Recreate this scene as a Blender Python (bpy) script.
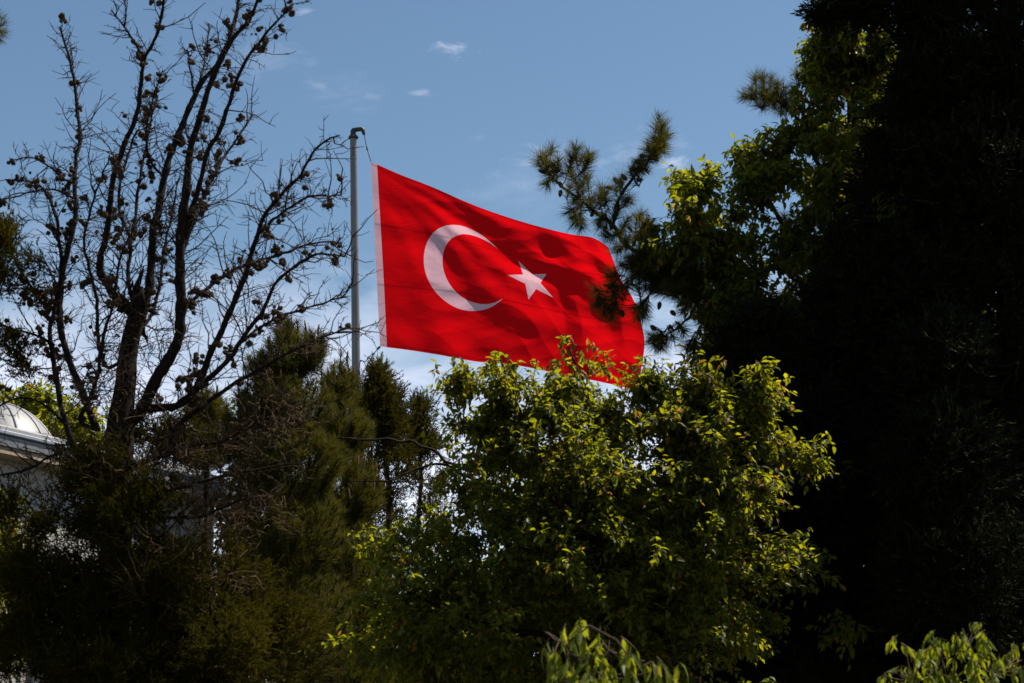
import bpy, math
import numpy as np
from mathutils.geometry import delaunay_2d_cdt
from mathutils import Vector

# ------------------------------------------------------------------ clear
for o in list(bpy.data.objects):
    bpy.data.objects.remove(o)
scene = bpy.context.scene
COL = scene.collection
rng = np.random.default_rng(11)

# ------------------------------------------------------------------ camera
W, H = 1024, 683
LENS = 70.0
F = LENS / 36.0 * W
PITCH, ROLL = math.radians(13.0), math.radians(-1.7)
EYE = np.array([0.0, 0.0, 1.65])
cd = bpy.data.cameras.new('camera')
cam = bpy.data.objects.new('camera', cd)
COL.objects.link(cam)
cd.lens = LENS
cd.sensor_width = 36.0
cd.clip_start = 0.1
cd.clip_end = 6000
cd.dof.use_dof = True
cd.dof.focus_distance = 46.0
cd.dof.aperture_fstop = 7.1
_a, _r = math.pi / 2 + PITCH, ROLL
RX = np.array([[1, 0, 0], [0, math.cos(_a), -math.sin(_a)], [0, math.sin(_a), math.cos(_a)]])
RZ = np.array([[math.cos(_r), -math.sin(_r), 0], [math.sin(_r), math.cos(_r), 0], [0, 0, 1]])
RC = RX @ RZ
from mathutils import Matrix
M4 = Matrix([list(RC[i]) + [EYE[i]] for i in range(3)] + [[0, 0, 0, 1]])
cam.matrix_world = M4
scene.camera = cam

# ------------------------------------------------------------------ sun and sky
SUN_AZ, SUN_EL = math.radians(66), math.radians(57)       # azimuth from +Y towards +X
SUN_DIR = np.array([math.sin(SUN_AZ) * math.cos(SUN_EL), math.cos(SUN_AZ) * math.cos(SUN_EL), math.sin(SUN_EL)])
ld = bpy.data.lights.new('sun', 'SUN')
ld.energy = 5.0
ld.angle = math.radians(0.53)
ld.color = (1.0, 0.92, 0.80)
sun = bpy.data.objects.new('sun', ld)
COL.objects.link(sun)
sun.rotation_euler = Vector(-SUN_DIR).to_track_quat('-Z', 'Y').to_euler()

SKY_STRENGTH = 0.05
scene.view_settings.view_transform = 'Standard'
scene.view_settings.look = 'None'
scene.view_settings.gamma = 1.0
scene.view_settings.use_curve_mapping = False
scene.view_settings.exposure = 0.82


def at(px, py, Y):
    """world point at world depth Y seen through pixel (px, py)"""
    d = RC @ np.array([(px - W / 2) / F, -(py - H / 2) / F, -1.0])
    return EYE + d * (Y / d[1])


def pdir(px, py):
    d = RC @ np.array([(px - W / 2) / F, -(py - H / 2) / F, -1.0])
    return d / np.linalg.norm(d)


class NT:
    """small helper round a node tree"""
    def __init__(self, nt):
        self.nt = nt
        nt.nodes.clear()

    def n(self, typ, **kw):
        nd = self.nt.nodes.new(typ)
        for k, v in kw.items():
            if k in ('ins',):
                for kk, vv in v.items():
                    self.set(nd, kk, vv)
            else:
                setattr(nd, k, v)
        return nd

    def set(self, nd, key, val):
        s = nd.inputs[key]
        if isinstance(val, bpy.types.NodeSocket):
            self.nt.links.new(val, s)
        else:
            s.default_value = val

    def math(self, op, a, b=0.0, c=0.0, clamp=False):
        nd = self.nt.nodes.new('ShaderNodeMath')
        nd.operation = op
        nd.use_clamp = clamp
        self.set(nd, 0, a)
        self.set(nd, 1, b)
        self.set(nd, 2, c)
        return nd.outputs[0]

    def mix(self, fac, a, b, blend='MIX'):
        nd = self.nt.nodes.new('ShaderNodeMix')
        nd.data_type = 'RGBA'
        nd.blend_type = blend
        self.set(nd, 0, fac)
        self.set(nd, 6, a)
        self.set(nd, 7, b)
        return nd.outputs[2]

    def ramp(self, fac, stops):
        nd = self.nt.nodes.new('ShaderNodeValToRGB')
        self.set(nd, 0, fac)
        el = nd.color_ramp.elements
        while len(el) < len(stops):
            el.new(0.5)
        for e, (p, c) in zip(el, stops):
            e.position = p
            e.color = c if len(c) == 4 else (*c, 1)
        return nd.outputs[0]

    def noise(self, vec, scale, detail=4.0, rough=0.55, dist=0.0):
        nd = self.nt.nodes.new('ShaderNodeTexNoise')
        if vec is not None:
            self.nt.links.new(vec, nd.inputs['Vector'])
        nd.inputs['Scale'].default_value = scale
        nd.inputs['Detail'].default_value = detail
        nd.inputs['Roughness'].default_value = rough
        nd.inputs['Distortion'].default_value = dist
        return nd.outputs[0]


world = bpy.data.worlds.new('World')
scene.world = world
world.use_nodes = True
wt = NT(world.node_tree)
sky = wt.n('ShaderNodeTexSky', sky_type='NISHITA', sun_disc=False)
sky.sun_elevation = SUN_EL
sky.sun_rotation = SUN_AZ
sky.altitude = 100
sky.air_density = 1.0
sky.dust_density = 0.3
sky.ozone_density = 1.6
tc = wt.n('ShaderNodeTexCoord')
sep = wt.n('ShaderNodeSeparateXYZ', ins={0: tc.outputs['Generated']})
zz = sep.outputs[2]
# stretched coordinates make streaky cloud
mp = wt.n('ShaderNodeMapping', ins={'Vector': tc.outputs['Generated']})
mp.inputs['Scale'].default_value = (1.0, 1.0, 2.6)
mp.inputs['Rotation'].default_value = (0.0, 0.22, 0.0)
n_big = wt.noise(mp.outputs[0], 7.0, 7.0, 0.58, 0.35)
n_fine = wt.noise(mp.outputs[0], 26.0, 6.0, 0.6, 0.5)
nmix = wt.math('ADD', wt.math('MULTIPLY', n_big, 0.72), wt.math('MULTIPLY', n_fine, 0.28))
# cloud amount by elevation: veil low in the sky, almost none high up
lowm = wt.n('ShaderNodeMapRange', interpolation_type='SMOOTHSTEP', ins={0: zz, 1: 0.34, 2: 0.16, 3: 0.0, 4: 1.0}).outputs[0]
thr = wt.math('SUBTRACT', 0.60, wt.math('MULTIPLY', lowm, 0.30))
veil = wt.n('ShaderNodeMapRange', ins={0: wt.math('SUBTRACT', nmix, thr), 1: 0.0, 2: 0.30, 3: 0.0, 4: 1.0}).outputs[0]
veil = wt.math('MULTIPLY', veil, wt.math('MULTIPLY_ADD', lowm, 0.80, 0.05))
# a few small separate puffs
puffs = None
for (px, py, rad, amt) in ((457, 49, 0.0105, 0.24), (421, 93, 0.0060, 0.15), (322, 86, 0.0065, 0.07),
                           (481, 138, 0.0055, 0.10), (305, 12, 0.005, 0.13), (676, 162, 0.009, 0.24), (372, 96, 0.006, 0.07), (560, 158, 0.022, 0.10), (640, 150, 0.02, 0.08), (345, 90, 0.022, 0.03), (520, 185, 0.02, 0.08), (270, 60, 0.02, 0.05)):
    d = pdir(px, py)
    # offset, squashed vertically, wobbled by noise
    sub = wt.n('ShaderNodeVectorMath', operation='SUBTRACT', ins={0: tc.outputs['Generated'], 1: tuple(d)})
    scl = wt.n('ShaderNodeVectorMath', operation='MULTIPLY', ins={0: sub.outputs[0], 1: (1.0, 1.0, 2.5)})
    ln = wt.n('ShaderNodeVectorMath', operation='LENGTH', ins={0: scl.outputs[0]}).outputs['Value']
    nf = wt.noise(mp.outputs[0], 60.0, 8.0, 0.68, 0.7)
    g = wt.math('ADD', wt.math('DIVIDE', ln, rad), wt.math('MULTIPLY', wt.math('SUBTRACT', nf, 0.5), 4.6))
    m = wt.n('ShaderNodeMapRange', interpolation_type='SMOOTHSTEP', ins={0: g, 1: 1.2, 2: -0.35, 3: 0.0, 4: amt * 1.35}).outputs[0]
    puffs = m if puffs is None else wt.math('MAXIMUM', puffs, m)
cl = wt.math('MAXIMUM', veil, puffs)
hs = wt.n('ShaderNodeHueSaturation', ins={'Color': sky.outputs[0], 'Hue': 0.494, 'Saturation': 1.05, 'Value': 1.20})
skycol = wt.mix(cl, hs.outputs[0], (12.6, 12.9, 14.8, 1))
bg = wt.n('ShaderNodeBackground', ins={'Color': skycol, 'Strength': SKY_STRENGTH})
wo = wt.n('ShaderNodeOutputWorld')
world.node_tree.links.new(bg.outputs[0], wo.inputs[0])


# ------------------------------------------------------------------ object helpers
def tag(o, label=None, cat=None, group=None, kind=None):
    if label: o['label'] = label
    if cat: o['category'] = cat
    if group: o['group'] = group
    if kind: o['kind'] = kind
    return o


def thing(name, label, cat, loc=(0, 0, 0), group=None):
    o = bpy.data.objects.new(name, None)
    COL.objects.link(o)
    o.location = tuple(float(v) for v in loc)
    o.empty_display_size = 0.3
    return tag(o, label, cat, group)


def mesh_np(name, V, faces, mat, parent=None, smooth=False, tint=None):
    """V (n,3) WORLD coordinates; faces: list of (m,k) index arrays"""
    V = np.asarray(V, dtype=np.float32)
    if parent is not None:
        V = V - np.array(parent_loc(parent), dtype=np.float32)
    me = bpy.data.meshes.new(name)
    faces = [np.asarray(f, dtype=np.int32) for f in faces if len(f)]
    loops = np.concatenate([f.ravel() for f in faces])
    tot = np.concatenate([np.full(len(f), f.shape[1], dtype=np.int32) for f in faces])
    start = np.concatenate([[0], np.cumsum(tot)[:-1]]).astype(np.int32)
    me.vertices.add(len(V))
    me.vertices.foreach_set('co', V.ravel())
    me.loops.add(len(loops))
    me.loops.foreach_set('vertex_index', loops)
    me.polygons.add(len(tot))
    me.polygons.foreach_set('loop_start', start)
    me.polygons.foreach_set('use_smooth', np.full(len(tot), bool(smooth)))
    if tint is not None:
        a = me.attributes.new('tint', 'FLOAT', 'POINT')
        a.data.foreach_set('value', np.asarray(tint, dtype=np.float32))
    me.update(calc_edges=True)
    me.materials.append(mat)
    o = bpy.data.objects.new(name, me)
    COL.objects.link(o)
    if parent is not None:
        o.parent = parent
    return o


def parent_loc(p):
    l = np.array(p.location)
    while p.parent is not None:
        p = p.parent
        l = l + np.array(p.location)
    return l


class Geo:
    """collects vertex/face blocks into ONE mesh"""
    def __init__(self):
        self.v, self.f, self.t, self.n = [], [], [], 0

    def add(self, V, faces, tint=None):
        V = np.asarray(V, dtype=np.float32).reshape(-1, 3)
        for f in faces:
            self.f.append(np.asarray(f, dtype=np.int64) + self.n)
        self.v.append(V)
        self.t.append(np.zeros(len(V)) if tint is None else np.broadcast_to(tint, (len(V),)))
        self.n += len(V)

    def build(self, name, mat, parent=None, smooth=False):
        by = {}
        for f in self.f:
            by.setdefault(f.shape[1], []).append(f)
        return mesh_np(name, np.concatenate(self.v), [np.concatenate(b) for b in by.values()], mat, parent, smooth,
                       np.concatenate(self.t))


def unit(a):
    return a / np.maximum(np.linalg.norm(a, axis=-1, keepdims=True), 1e-9)


def tubes(P, R, S=6, cap=True):
    """P (N,K,3), R (N,K) -> verts, [quads]"""
    P = np.asarray(P, float)
    R = np.asarray(R, float)
    N, K, _ = P.shape
    T = np.empty_like(P)
    T[:, 1:-1] = P[:, 2:] - P[:, :-2]
    T[:, 0] = P[:, 1] - P[:, 0]
    T[:, -1] = P[:, -1] - P[:, -2]
    T = unit(T)
    D = unit(P[:, -1] - P[:, 0])
    ref = np.where(np.abs(D[:, 1:2]) < 0.75, np.array([[0., 1., 0.]]), np.array([[1., 0., 0.]]))
    A = unit(np.cross(T, ref[:, None, :]))
    B = np.cross(T, A)
    ang = np.arange(S) / S * 2 * math.pi
    V = P[:, :, None, :] + R[:, :, None, None] * (np.cos(ang)[None, None, :, None] * A[:, :, None, :] + np.sin(ang)[None, None, :, None] * B[:, :, None, :])
    idx = np.arange(N * K * S).reshape(N, K, S)
    a = idx[:, :-1, :]
    b = np.roll(a, -1, axis=2)
    c = idx[:, 1:, :]
    d = np.roll(c, -1, axis=2)
    q = np.stack([a, b, d, c], -1).reshape(-1, 4)
    faces = [q]
    if cap and S > 3:
        faces.append(idx[:, -1, :])
        faces.append(idx[:, 0, ::-1])
    return V.reshape(-1, 3), faces


def resample(pts, n):
    """Catmull-Rom through pts, n samples evenly along its length"""
    p = np.asarray(pts, float)
    if len(p) == 2:
        t = np.linspace(0, 1, n)[:, None]
        return p[0] * (1 - t) + p[1] * t
    q = np.vstack([2 * p[0] - p[1], p, 2 * p[-1] - p[-2]])
    out = []
    for i in range(1, len(q) - 2):
        t = np.linspace(0, 1, 12, endpoint=False)[:, None]
        a, b, c, d = q[i - 1], q[i], q[i + 1], q[i + 2]
        out.append(0.5 * (2 * b + (c - a) * t + (2 * a - 5 * b + 4 * c - d) * t ** 2 + (3 * b - a - 3 * c + d) * t ** 3))
    out = np.vstack(out + [p[-1:]])
    L = np.concatenate([[0], np.cumsum(np.linalg.norm(np.diff(out, axis=0), axis=1))])
    s = np.linspace(0, L[-1], n)
    return np.stack([np.interp(s, L, out[:, k]) for k in range(3)], 1)


def wobble(P, amp):
    """smooth random kinks along a curve, ends fixed less"""
    n = len(P)
    k = rng.normal(size=(max(4, n // 2), 3))
    w = np.stack([np.interp(np.linspace(0, 1, n), np.linspace(0, 1, len(k)), k[:, j]) for j in range(3)], 1)
    w[0] = 0
    return P + amp * w


def perp(D, n=None):
    r = rng.normal(size=D.shape)
    return unit(r - (r * D).sum(-1, keepdims=True) * D)


# ------------------------------------------------------------------ leaves
def leaves_full(P, D, N, L, Wd, droop=0.25, fold=0.18):
    """curved folded leaves: 8 verts each. P,D,N (n,3), L,Wd (n,)"""
    D = unit(D)
    S = unit(np.cross(D, N))
    N = np.cross(S, D)
    tt = np.array([0, .30, .68, 1.0, .30, .68, .30, .68])
    ss = np.array([0, 0, 0, 0, .5, .40, -.5, -.40])
    n = len(P)
    dr = droop * (0.6 + 0.8 * rng.random(n))[:, None]
    x = tt[None] * L[:, None]
    y = ss[None] * Wd[:, None]
    z = -dr * L[:, None] * tt[None] ** 2 + fold * 2 * np.abs(ss[None]) * Wd[:, None]
    V = P[:, None] + x[..., None] * D[:, None] + y[..., None] * S[:, None] + z[..., None] * N[:, None]
    b = (np.arange(n) * 8)[:, None]
    tri = np.concatenate([b + np.array([[0, 4, 1]]), b + np.array([[0, 1, 6]]), b + np.array([[2, 5, 3]]), b + np.array([[2, 3, 7]])])
    quad = np.concatenate([b + np.array([[1, 4, 5, 2]]), b + np.array([[1, 2, 7, 6]])])
    return V.reshape(-1, 3), [tri, quad]


def leaves_lite(P, D, N, L, Wd, fold=0.2):
    D = unit(D)
    S = unit(np.cross(D, N))
    N = np.cross(S, D)
    tt = np.array([0, .42, 1.0, .42])
    ss = np.array([0, .5, 0, -.5])
    zz_ = np.array([0, 0.25, -0.12, 0.25])
    n = len(P)
    V = P[:, None] + (tt[None] * L[:, None])[..., None] * D[:, None] + (ss[None] * Wd[:, None])[..., None] * S[:, None] + (zz_[None] * Wd[:, None])[..., None] * N[:, None]
    b = (np.arange(n) * 4)[:, None]
    return V.reshape(-1, 3), [np.concatenate([b + np.array([[0, 1, 2]]), b + np.array([[0, 2, 3]])])]


def blades(P, D, L, Wd):
    """thin needles: one triangle each"""
    D = unit(D)
    S = perp(D)
    V = np.stack([P + S * Wd[:, None] * .5, P - S * Wd[:, None] * .5, P + D * L[:, None]], 1)
    return V.reshape(-1, 3), [np.arange(len(P) * 3).reshape(-1, 3)]


def lobe_points(lobes, shell=0.45, cluster=False):
    """lobes: (px,py,rx,ry,Y,rY,n) ellipsoids given by where they stand; returns points and outward directions"""
    P, O = [], []
    for (px, py, rx, ry, Y, rY, n) in lobes:
        c = at(px, py, Y)
        s = Y / F
        d = unit(rng.normal(size=(n, 3)))
        r = np.where(rng.random(n) < shell, 0.8 + 0.2 * rng.random(n), rng.random(n) ** (1 / 3))
        off = d * r[:, None] * np.array([rx * s, rY, ry * s])
        if cluster:
            m = max(1, int(n / 6))
            cc = off[:m] * .92
            k = rng.integers(0, m, size=n)
            sg = min(.16, .30 * min(rx, ry) * s)
            off = cc[k] + rng.normal(size=(n, 3)) * sg * np.array([1.2, 1.2, .8])
        P.append(c + off)
        O.append(unit(unit(off) + np.array([0, 0, 0.15])))
    return np.concatenate(P), np.concatenate(O)


# ------------------------------------------------------------------ skeleton growth
class Skel:
    def __init__(self):
        self.geo = Geo()
        self.P = np.zeros((0, 3))
        self.R = np.zeros(0)
        self.T = np.zeros((0, 3))

    def limb(self, pts, r0, r1, n=22, amp=0.0, S=8, power=0.8, knob=.10):
        C = resample(pts, n)
        if amp: C = wobble(C, amp)
        t = np.linspace(0, 1, n)
        R = r1 + (r0 - r1) * (1 - t) ** power
        Rk = R * (1 + knob * rng.normal(size=n).clip(-1, 2.2))
        V, f = tubes(C[None], Rk[None], S)
        self.geo.add(V, f, rng.random())
        self.P = np.vstack([self.P, C])
        self.R = np.concatenate([self.R, R])
        self.T = np.vstack([self.T, unit(np.gradient(C, axis=0))])
        return C, R

    def grow(self, targets, rmax=0.03, k=6, tip=0.003, up=0.35, amp=0.02):
        """join each target point to the nearest skeleton point by a bending branch"""
        targets = np.asarray(targets)
        base = self.P[0]
        order = np.argsort(np.min(np.linalg.norm(targets[:, None] - self.P[None, ::6], axis=2), axis=1))
        PP, RR = [], []
        cap = len(self.P) + len(targets) * k
        P = np.zeros((cap, 3)); R = np.zeros(cap); m = len(self.P)
        P[:m] = self.P; R[:m] = self.R
        for i in order:
            t = targets[i]
            d = P[:m] - t
            dist = np.sqrt((d * d).sum(1))
            cost = dist + up * np.maximum(0, d[:, 2] + 0.3 * dist) + 0.25 * (R[:m] < 0.004)
            j = int(np.argmin(cost))
            a = P[j]
            L = dist[j]
            s = np.linspace(0, 1, k)[:, None]
            mid = (a + t) / 2 + np.array([0, 0, -0.12 * L]) + rng.normal(size=3) * 0.10 * L
            C = a * (1 - s) ** 2 + 2 * mid * s * (1 - s) + t * s ** 2
            C[1:-1] += rng.normal(size=(k - 2, 3)) * amp * L
            r0 = min(rmax, R[j] * 0.7, 0.004 + 0.012 * L)
            r0 = max(r0, tip * 1.2)
            rr = tip + (r0 - tip) * (1 - s[:, 0])
            PP.append(C); RR.append(rr)
            P[m:m + k - 1] = C[1:]
            R[m:m + k - 1] = rr[1:]
            m += k - 1
        V, f = tubes(np.array(PP), np.array(RR), 4, cap=False)
        self.geo.add(V, f, rng.random())
        self.P, self.R = P[:m], R[:m]


# ------------------------------------------------------------------ materials
def new_mat(name):
    m = bpy.data.materials.new(name)
    m.use_nodes = True
    return m, NT(m.node_tree)


def leaf_mat(name, ramp, trans, rough=0.45, tfac=0.45, spec=0.35):
    """two-sided leaf: reflects and lets light through; hue varies leaf by leaf"""
    m, t = new_mat(name)
    at_ = t.n('ShaderNodeAttribute', attribute_name='tint')
    col = t.ramp(at_.outputs['Fac'], ramp)
    tcol = t.ramp(at_.outputs['Fac'], trans)
    p = t.n('ShaderNodeBsdfPrincipled', ins={'Base Color': col, 'Roughness': rough, 'Specular IOR Level': spec})
    tr = t.n('ShaderNodeBsdfTranslucent', ins={'Color': tcol})
    mx = t.n('ShaderNodeMixShader', ins={0: tfac, 1: p.outputs[0], 2: tr.outputs[0]})
    o = t.n('ShaderNodeOutputMaterial')
    m.node_tree.links.new(mx.outputs[0], o.inputs[0])
    return m


def bark_mat(name, c1, c2, scale=30.0, bump=0.6):
    m, t = new_mat(name)
    tc_ = t.n('ShaderNodeTexCoord')
    mp_ = t.n('ShaderNodeMapping', ins={'Vector': tc_.outputs['Object'], 'Scale': (1, 1, 0.25)})
    nz = t.noise(mp_.outputs[0], scale, 8, 0.65, 0.6)
    col = t.ramp(nz, [(0.3, c1), (0.7, c2)])
    p = t.n('ShaderNodeBsdfPrincipled', ins={'Base Color': col, 'Roughness': 0.9, 'Specular IOR Level': 0.15})
    b = t.n('ShaderNodeBump', ins={'Strength': bump, 'Distance': 0.01, 'Height': nz})
    m.node_tree.links.new(b.outputs[0], p.inputs['Normal'])
    o = t.n('ShaderNodeOutputMaterial')
    m.node_tree.links.new(p.outputs[0], o.inputs[0])
    return m


def simple_mat(name, c1, c2, scale=8.0, rough=0.6, metallic=0.0, bump=0.0, spec=0.4, stretch=(1, 1, 1)):
    m, t = new_mat(name)
    tc_ = t.n('ShaderNodeTexCoord')
    mp_ = t.n('ShaderNodeMapping', ins={'Vector': tc_.outputs['Object'], 'Scale': stretch})
    nz = t.noise(mp_.outputs[0], scale, 6, 0.6, 0.2)
    col = t.ramp(nz, [(0.3, c1), (0.72, c2)])
    p = t.n('ShaderNodeBsdfPrincipled', ins={'Base Color': col, 'Roughness': rough, 'Metallic': metallic, 'Specular IOR Level': spec})
    if bump:
        b = t.n('ShaderNodeBump', ins={'Strength': bump, 'Distance': 0.01, 'Height': nz})
        m.node_tree.links.new(b.outputs[0], p.inputs['Normal'])
    o = t.n('ShaderNodeOutputMaterial')
    m.node_tree.links.new(p.outputs[0], o.inputs[0])
    return m


def cloth_mat(name, c1, c2, ctrans, tfac):
    m, t = new_mat(name)
    tc_ = t.n('ShaderNodeTexCoord')
    nz = t.noise(tc_.outputs['Object'], 3.0, 5, 0.6)
    col = t.mix(nz, c1, c2)
    # stitched seams between the woven panels
    sv = t.n('ShaderNodeAttribute', attribute_name='tint').outputs['Fac']
    seam = None
    for v0 in (.335, .665, .012, .988):
        m_ = t.math('LESS_THAN', t.math('ABSOLUTE', t.math('SUBTRACT', sv, v0)), 0.0045)
        seam = m_ if seam is None else t.math('MAXIMUM', seam, m_)
    col = t.mix(t.math('MULTIPLY', seam, .30), col, tuple(x * .35 for x in c1[:3]) + (1,))
    ctrans = t.mix(t.math('MULTIPLY', seam, .38), ctrans, tuple(x * .2 for x in ctrans[:3]) + (1,))
    p = t.n('ShaderNodeBsdfPrincipled', ins={'Base Color': col, 'Roughness': 0.85, 'Specular IOR Level': 0.05})
    tr = t.n('ShaderNodeBsdfTranslucent', ins={'Color': ctrans})
    # fine wrinkles
    mp_ = t.n('ShaderNodeMapping', ins={'Vector': tc_.outputs['Object'], 'Scale': (1.0, 1.0, 2.4), 'Rotation': (0, 0.5, 0)})
    wr = t.noise(mp_.outputs[0], 1.6, 3, 0.5, 0.8)
    b = t.n('ShaderNodeBump', ins={'Strength': 0.16, 'Distance': 0.10, 'Height': wr})
    m.node_tree.links.new(b.outputs[0], p.inputs['Normal'])
    m.node_tree.links.new(b.outputs[0], tr.inputs['Normal'])
    mx = t.n('ShaderNodeMixShader', ins={0: tfac, 1: p.outputs[0], 2: tr.outputs[0]})
    o = t.n('ShaderNodeOutputMaterial')
    m.node_tree.links.new(mx.outputs[0], o.inputs[0])
    return m


M = {}
M['leaf_green'] = leaf_mat('leaf_green',
    [(0.0, (.022, .036, .004)), (0.55, (.052, .070, .006)), (0.90, (.10, .105, .009)), (0.955, (.16, .075, .018)), (1.0, (.18, .05, .015))],
    [(0.0, (.15, .18, .005)), (0.55, (.34, .35, .007)), (0.90, (.54, .49, .010)), (0.955, (.5, .24, .02)), (1.0, (.5, .14, .02))], tfac=.5, rough=.5, spec=.2)
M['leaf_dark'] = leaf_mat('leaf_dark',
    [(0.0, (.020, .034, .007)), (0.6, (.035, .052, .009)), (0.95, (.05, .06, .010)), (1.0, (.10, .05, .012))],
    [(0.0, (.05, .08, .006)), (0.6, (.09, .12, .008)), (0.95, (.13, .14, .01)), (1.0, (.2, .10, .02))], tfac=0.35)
M['leaf_young'] = leaf_mat('leaf_young',
    [(0.0, (.046, .070, .007)), (0.6, (.082, .104, .010)), (1.0, (.13, .135, .016))],
    [(0.0, (.18, .22, .007)), (0.6, (.32, .35, .010)), (1.0, (.44, .42, .015))], rough=0.5, spec=0.25, tfac=.5)
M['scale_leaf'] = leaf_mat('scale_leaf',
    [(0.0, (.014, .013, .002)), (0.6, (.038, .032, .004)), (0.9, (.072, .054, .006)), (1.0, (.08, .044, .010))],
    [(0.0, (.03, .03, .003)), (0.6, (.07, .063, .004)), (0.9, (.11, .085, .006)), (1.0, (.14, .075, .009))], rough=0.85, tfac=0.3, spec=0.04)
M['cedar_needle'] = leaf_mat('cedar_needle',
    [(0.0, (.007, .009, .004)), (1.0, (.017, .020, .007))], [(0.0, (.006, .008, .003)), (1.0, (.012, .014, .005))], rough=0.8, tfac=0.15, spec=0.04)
M['pine_needle'] = leaf_mat('pine_needle',
    [(0.0, (.026, .030, .006)), (0.7, (.058, .056, .010)), (1.0, (.12, .085, .018))],
    [(0.0, (.055, .058, .005)), (0.7, (.12, .11, .007)), (1.0, (.22, .15, .015))], rough=0.7, tfac=0.3, spec=0.1)
M['bark_dark'] = bark_mat('bark_dark', (.005, .0032, .0022), (.020, .0125, .008))
M['bark_dead'] = bark_mat('bark_dead', (.013, .008, .0045), (.055, .033, .018), 45)
M['bark_brown'] = bark_mat('bark_brown', (.028, .017, .008), (.095, .058, .026), 50)
M['bark_twig'] = bark_mat('bark_twig', (.05, .034, .02), (.12, .085, .055), 60)
M['candle'] = simple_mat('candle', (.085, .036, .012), (.15, .066, .022), 60, 0.8)
M['cone_dark'] = bark_mat('cone_dark', (.030, .019, .011), (.085, .050, .026), 90)
M['red_cloth'] = cloth_mat('red_cloth', (.44, .003, .006, 1), (.50, .004, .008, 1), (.60, .002, .005, 1), 0.46)
M['white_cloth'] = cloth_mat('white_cloth', (.46, .39, .44, 1), (.51, .43, .48, 1), (.60, .34, .41, 1), 0.5)
M['pole_paint'] = simple_mat('pole_paint', (.12, .122, .126), (.17, .169, .165), 3.0, 0.34, 0.0, 0.05, 0.35, (6, 6, .4))
M['dark_metal'] = simple_mat('dark_metal', (.03, .03, .032), (.055, .05, .05), 20, 0.55, 0.4)
M['rope'] = simple_mat('rope', (.06, .05, .055), (.12, .09, .09), 60, 0.9)
M['lead'] = simple_mat('lead', (.19, .192, .20), (.27, .268, .27), 5, 0.5, 0.0, 0.25, 0.4)
M['lead_dark'] = simple_mat('lead_dark', (.10, .105, .115), (.16, .16, .17), 5, 0.5, 0.2)
M['soffit'] = simple_mat('soffit', (.22, .165, .11), (.32, .25, .18), 4, 0.85, stretch=(1, 6, 6))
M['plaster'] = simple_mat('plaster', (.30, .29, .275), (.38, .365, .34), 2.5, 0.9, bump=0.2)
M['stone'] = simple_mat('stone', (.26, .24, .21), (.38, .35, .31), 6, 0.9, bump=0.3)
M['gutter'] = simple_mat('gutter', (.20, .22, .27), (.27, .29, .34), 6, 0.5, 0.3)
M['glass'] = simple_mat('glass', (.02, .025, .03), (.03, .035, .04), 2, 0.08, 0.0, spec=0.7)
M['ground'] = simple_mat('ground', (.030, .034, .012), (.075, .062, .035), 0.7, 0.95, bump=0.5)

# ------------------------------------------------------------------ ground
g = Geo()
NX = 81
gx = np.sign(np.linspace(-1, 1, NX)) * np.abs(np.linspace(-1, 1, NX)) ** 3 * 2500
X, Y = np.meshgrid(gx, gx + 20)
Z = 0.05 * np.sin(X * .7) * np.cos(Y * .5) * np.exp(-(X ** 2 + (Y - 20) ** 2) / 4e4)
idx = np.arange(NX * NX).reshape(NX, NX)
q = np.stack([idx[:-1, :-1], idx[:-1, 1:], idx[1:, 1:], idx[1:, :-1]], -1).reshape(-1, 4)
g.add(np.stack([X, Y, Z], -1).reshape(-1, 3), [q])
tag(g.build('ground', M['ground'], None, True), kind='structure')


# ------------------------------------------------------------------ simple solids
def box_geo(g, lo, hi, rot=0.0, origin=(0, 0, 0), bev=0.0):
    """box with a small chamfer, corners lo..hi in a local frame turned by rot about z at origin"""
    lo, hi = np.array(lo, float), np.array(hi, float)
    import bmesh
    bm = bmesh.new()
    bmesh.ops.create_cube(bm, size=1.0)
    for v in bm.verts:
        v.co = Vector([lo[i] + (v.co[i] + .5) * (hi[i] - lo[i]) for i in range(3)])
    if bev:
        bmesh.ops.bevel(bm, geom=list(bm.edges), offset=bev, segments=1, affect='EDGES')
    bm.verts.index_update()
    V = np.array([v.co[:] for v in bm.verts])
    c, s = math.cos(rot), math.sin(rot)
    V = np.stack([V[:, 0] * c - V[:, 1] * s, V[:, 0] * s + V[:, 1] * c, V[:, 2]], 1) + np.array(origin)
    fs = {}
    for f in bm.faces:
        fs.setdefault(len(f.verts), []).append([v.index for v in f.verts])
    bm.free()
    g.add(V, [np.array(x) for x in fs.values()])


def lathe_geo(g, prof, centre, S=24, a0=0.0, a1=2 * math.pi):
    """prof list of (r, z)"""
    prof = np.array(prof, float)
    K = len(prof)
    full = abs(a1 - a0 - 2 * math.pi) < 1e-6
    ang = np.linspace(a0, a1, S, endpoint=not full)
    V = np.stack([prof[:, None, 0] * np.cos(ang), prof[:, None, 0] * np.sin(ang), np.repeat(prof[:, 1:2], S, 1)], -1) + np.array(centre)
    idx = np.arange(K * S).reshape(K, S)
    a, c = idx[:-1], idx[1:]
    b, d = np.roll(a, -1, 1), np.roll(c, -1, 1)
    if not full:
        a, b, c, d = a[:, :-1], b[:, :-1], c[:, :-1], d[:, :-1]
    g.add(V.reshape(-1, 3), [np.stack([a, b, d, c], -1).reshape(-1, 4)])


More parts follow.
